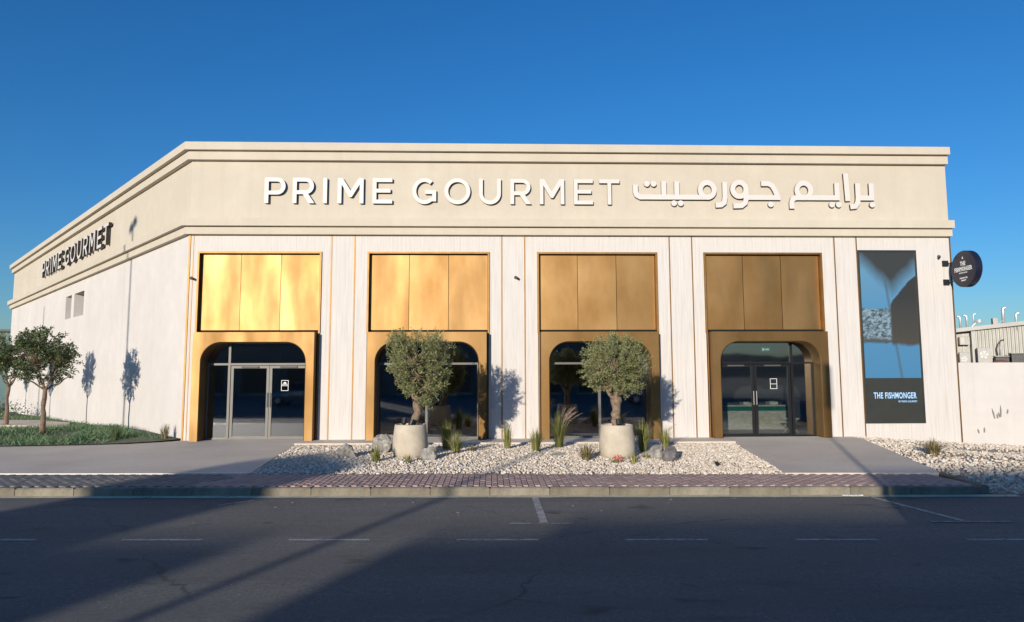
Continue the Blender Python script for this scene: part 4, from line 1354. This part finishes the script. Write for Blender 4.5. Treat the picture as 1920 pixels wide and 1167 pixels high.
def ac(loc, lab, w, h):
    a_ = thing('ac_unit', loc, lab, 'AC unit', 'AC units by the shed', SA)
    m = MB(); m.bevbox(0, w, 0, .3, 0, h, .02); m.build('casing', 'white_unit', a_)
    r = min(w, h)*.36; cx_, cz_ = w*.42, h*.52
    m = MB(); nn = 24
    m.prism([(cx_+r*math.cos(6.283*k/nn), cz_+r*math.sin(6.283*k/nn)) for k in range(nn)], -.012, -.002); g = m.build('fan_grille', 'roof_metal', a_)
    for k in range(5):
        mm = MB(); an = 6.283*k/5
        mm.prism([(cx_+r*.1*math.cos(an), cz_+r*.1*math.sin(an)), (cx_+r*.9*math.cos(an-.2), cz_+r*.9*math.sin(an-.2)), (cx_+r*.92*math.cos(an+.5), cz_+r*.92*math.sin(an+.5))], -.02, -.013)
        mm.build('blade', 'pole_grey', g)
    for xx in (.06, w-.12):
        m = MB(); m.box(xx, xx+.06, .04, .26, -2.3, -.001); m.build('stand', 'roof_metal', a_)
    return a_
ac(shw(-1.55, -.3, 2.75), 'AC unit half hidden beside the shop corner', .42, .72)
ac(shw(-.84, -.5, 2.95), 'AC unit with round fan standing before the corrugated wall', .58, .72)
bx = thing('fan_box', shw(-1.46, -.05, 3.84), 'pale square fan box hung high beside the corrugated wall', 'vent box', None, SA)
m = MB(); m.bevbox(0, .42, 0, .35, 0, .40, .02); m.build('casing', 'white_unit', bx)
m = MB(); m.box(.03, .2, -.015, -.002, .04, .35); m.build('cover', 'corrugated', bx)
m = MB(); m.box(.23, .39, -.015, -.002, .04, .35); m.build('cover', 'white_unit', bx)
def tank(loc, w, h, lab):
    k_ = thing('dark_tank', loc, lab, 'tank', 'dark tanks behind the boundary wall', SA)
    m = MB(); m.bevbox(0, w, 0, .5, 0, h, .04); m.build('body', 'dark_grey', k_)
    m = MB(); m.box(-.02, w+.02, -.02, .52, h+.001, h+.03); m.build('lid', 'roof_metal', k_)
    for q in range(3):
        m = MB(); m.box(w*(q+.5)/3-.02, w*(q+.5)/3+.02, -.02, -.001, .1, h-.1); m.build('rib', 'black_plastic', k_)
tank(shw(-.22, -.9, 1.2), .52, 2.02, 'dark tank left of two behind the boundary wall')
tank(shw(.38, -1.0, 1.2), .95, 2.16, 'dark tank at the right edge behind the boundary wall')
m = MB(); m.lathe([(.42, 0), (.38, .07), (.24, .16), (.04, .20)], 24); o = m.build('rust_dome', 'rust', smooth=True); o.location = shw(-.2, -1.6, 2.86)
tag(o, 'rusty red dome top showing above the boundary wall', 'dome')

# ------------------------------------------------------------------ far left: teal building and yellow wall
tl_ = thing('teal_building', (-50, 42, -.6), 'teal glazed building beyond the far end of the side wall', 'building')
m = MB(); m.box(-14, 8, 0, 10, 0, 6.4); m.build('wall', 'teal_clad', tl_)
m = MB(); m.box(-14.3, 8.3, -.4, 10.3, 6.401, 6.62); m.build('roof', 'dark_grey', tl_)
for k in range(14):
    m = MB(); m.box(-13.6+k*1.55, -13.5+k*1.55, -.12, -.002, .2, 6.2); m.build('mullion', 'far_dark', tl_)
yw = thing('yellow_wall', (-36, 22, -.6), 'short yellow wall at the far left behind the lawn trees', 'wall')
m = MB(); m.box(-6, 3.6, 0, .3, 0, 2.6); m.build('wall', 'yellow_wall', yw)
m = MB(); m.box(-6.05, 3.65, -.05, .35, 2.601, 2.72); m.build('coping', 'concrete', yw)

# ------------------------------------------------------------------ across the street (behind the camera)
YB_ = -46.0
tz = math.tan(EL)/math.cos(AZ)
def hh(y, z=0): return z + (y-YB_)*tz + .6      # parapet height whose shadow ends at y on the ground
def opposite(x0, x1, prof, lab):
    ob = thing('opposite_building', (0, YB_, -.6), lab, 'building', 'buildings across the street')
    m = MB(); m.prism([(x0, 0), (x1, 0)] + prof[::-1], -.8, 0); m.build('wall', 'far_wall', ob)
    k = x0+1.5
    while k+2.6 < x1:
        m = MB(); m.box(k, k+2.6, .002, .08, .6, 3.2); w = m.build('window', 'far_dark', ob)
        m = MB(); m.box(k-.1, k+2.7, .002, .16, .45, .6); m.build('sill', 'concrete', w)
        k += 4.4
h1 = hh(-11.2, -.13)  # alley gap between the two buildings is added to let a sunlit strip through
opposite(-70, -17.3, [(-70, h1), (-22.4, h1), (-22.4, hh(-4.6)), (-21.5, hh(-3.0)), (-20.6, hh(-3.8)), (-19.5, hh(-4.9)), (-19.5, h1), (-17.3, h1)], 'long building with a stepped parapet across the street')
opposite(-15.2, 14, [(-15.2, h1), (-13.6, h1), (-13.6, hh(-10.3, -.13)), (-8.8, hh(-10.3, -.13)), (-8.8, hh(-6.8)), (14, hh(-6.8))], 'taller plain building across the street beside an added alley gap')
hl = MB(); nx, ny = 90, 10
for i in range(nx+1):
    for j in range(ny+1):
        x = -700+1400*i/nx; y = -330-22*j
        u = j/ny
        z = -1+math.sin(u*math.pi*.5)*(16+14*noise.fractal((x*.004, 0, 3), 1, 2, 5)+7*noise.fractal((x*.02, y*.02, 1), 1, 2, 4))
        hl.v.append((x, y, z))
for i in range(nx):
    for j in range(ny):
        a = i*(ny+1)+j; hl.f.append((a, a+1, a+ny+2, a+ny+1)); hl.mi.append(0)
tag(hl.build('hills', 'hill_rock', smooth=True), kind='structure')
# street lamps and a sign post behind and left of the camera, they cast the thin shadows
def lamp(loc, h, lab, heads=True):
    l_ = thing('street_lamp', loc, lab, 'street lamp', 'street lamps behind the viewpoint')
    m = MB(); m.tube([(0, 0, 0), (0, 0, .5), (0, 0, .52), (0, 0, h)], [.11, .11, .085, .06], 10); m.build('pole', 'pole_grey', l_)
    if heads:
        for s_ in (-1, 1):
            m = MB(); m.tube([(0, 0, h-.05), (s_*.1, 0, h+.06), (s_*.2, 0, h+.12)], .03, 6); a_ = m.build('arm', 'pole_grey', l_)
            m = MB(); m.lathe([(.05, .2), (.16, .14), (.26, 0), (.24, -.08), (.05, -.16)], 16, (s_*.2, 0, h+.12+.05*s_)); m.build('lamp_head', 'pole_grey', a_)
    return l_
def back(p, s_): # walk from a shadow point towards the sun
    return (p[0]-sdir.x*s_, p[1]-sdir.y*s_, p[2]-sdir.z*s_)
q = back((-13.22, 4.32, 7.15), 26); lamp((q[0], q[1], -.13), q[2]+.13, 'double headed street lamp whose shadow climbs the side wall')
q = back((-23.59, 15.65, 5.46), 24); lamp((q[0], q[1], -.13), q[2]+.13, 'plain post whose short shadow stands on the side wall', False)
lamp((-11.3, -34.0, -.13), 7.5, 'unseen street lamp added before the alley gap to shadow the lit strip')  # unseen lamp, added to throw a post shadow into the sunlit strip
q = back((9.62, -.4, 1.55), 23)
sg = thing('sign_post', (q[0], q[1], -.13), 'tall post with a narrow board behind the viewpoint', 'sign post')
m = MB(); m.tube([(0, 0, 0), (0, 0, q[2]-.3)], .05, 8); m.build('pole', 'pole_grey', sg)
m = MB(); m.bevbox(-.12, .12, -.02, .02, q[2]-.55, q[2]+.75, .005); m.build('board', 'pole_grey', sg)

def car(loc, rz, lab):
    c_ = thing('parked_car', loc, lab, 'car', 'cars parked across the road', rz)
    ST = [(-2.15, .70, .42, .62, .62), (-2.05, .80, .30, .78, .78), (-1.55, .86, .28, .90, .90), (-1.15, .88, .27, .94, 1.05), (-.55, .89, .26, .96, 1.42), (.1, .89, .26, .96, 1.47),
          (.9, .88, .26, .95, 1.43), (1.55, .87, .27, .95, 1.12), (1.95, .84, .30, .92, .94), (2.15, .76, .42, .80, .80)]
    m = MB()
    for x, w, z0, zb_, zt in ST:
        wt = w*(.80 if zt > zb_+.03 else .93)
        m.v += [(x, -w*.9, z0), (x, -w, z0+.22), (x, -w, zb_), (x, -wt, zt), (x, 0, zt+.03), (x, wt, zt), (x, w, zb_), (x, w, z0+.22), (x, w*.9, z0)]
    for i in range(len(ST)-1):
        for j in range(8):
            a = i*9+j
            glassy = j in (2, 5) and 2 <= i <= 7
            screen = j in (3, 4) and i in (3, 6)
            m.f.append((a, a+1, a+10, a+9)); m.mi.append(1 if glassy or screen else 0)
    m.f += [tuple(range(9)), tuple(range(9*len(ST)-1, 9*len(ST)-10, -1))]; m.mi += [0, 0]
    m.build('body', ['carpaint', 'far_dark'], c_, True)
    for x in (-1.35, 1.32):
        for y in (-.80, .80):
            w = MB(); w.lathe([(.20, -.10), (.31, -.10), (.33, -.05), (.33, .05), (.31, .10), (.20, .10)], 24)
            o = w.build('wheel', 'rubber', c_, True); o.location = (x, y, .33); o.rotation_euler = (R(90), 0, 0)
            r_ = MB(); r_.lathe([(.04, -.105), (.19, -.103), (.20, -.09), (.20, .09), (.19, .103), (.04, .105)], 16); r_.build('rim', 'pipe_metal', o)
    for y in (-.58, .58):
        h = MB(); h.box(-2.13, -2.03, y-.16, y+.16, .62, .74); h.build('headlight', 'letter_face', c_)
        h = MB(); h.box(2.05, 2.14, y-.14, y+.14, .70, .84); h.build('tail_light', 'red_petal', c_)
        h = MB(); h.bevbox(-.72, -.56, y*1.6-.09, y*1.6+.09, .92, 1.05, .02); h.build('mirror', 'carpaint', c_)
car((-12.6, -24.5, -.13), R(4), 'silver car parked across the road, mirrored in the left door')
car((10.6, -24.8, -.13), R(182), 'silver car parked across the road, mirrored in the third bay')
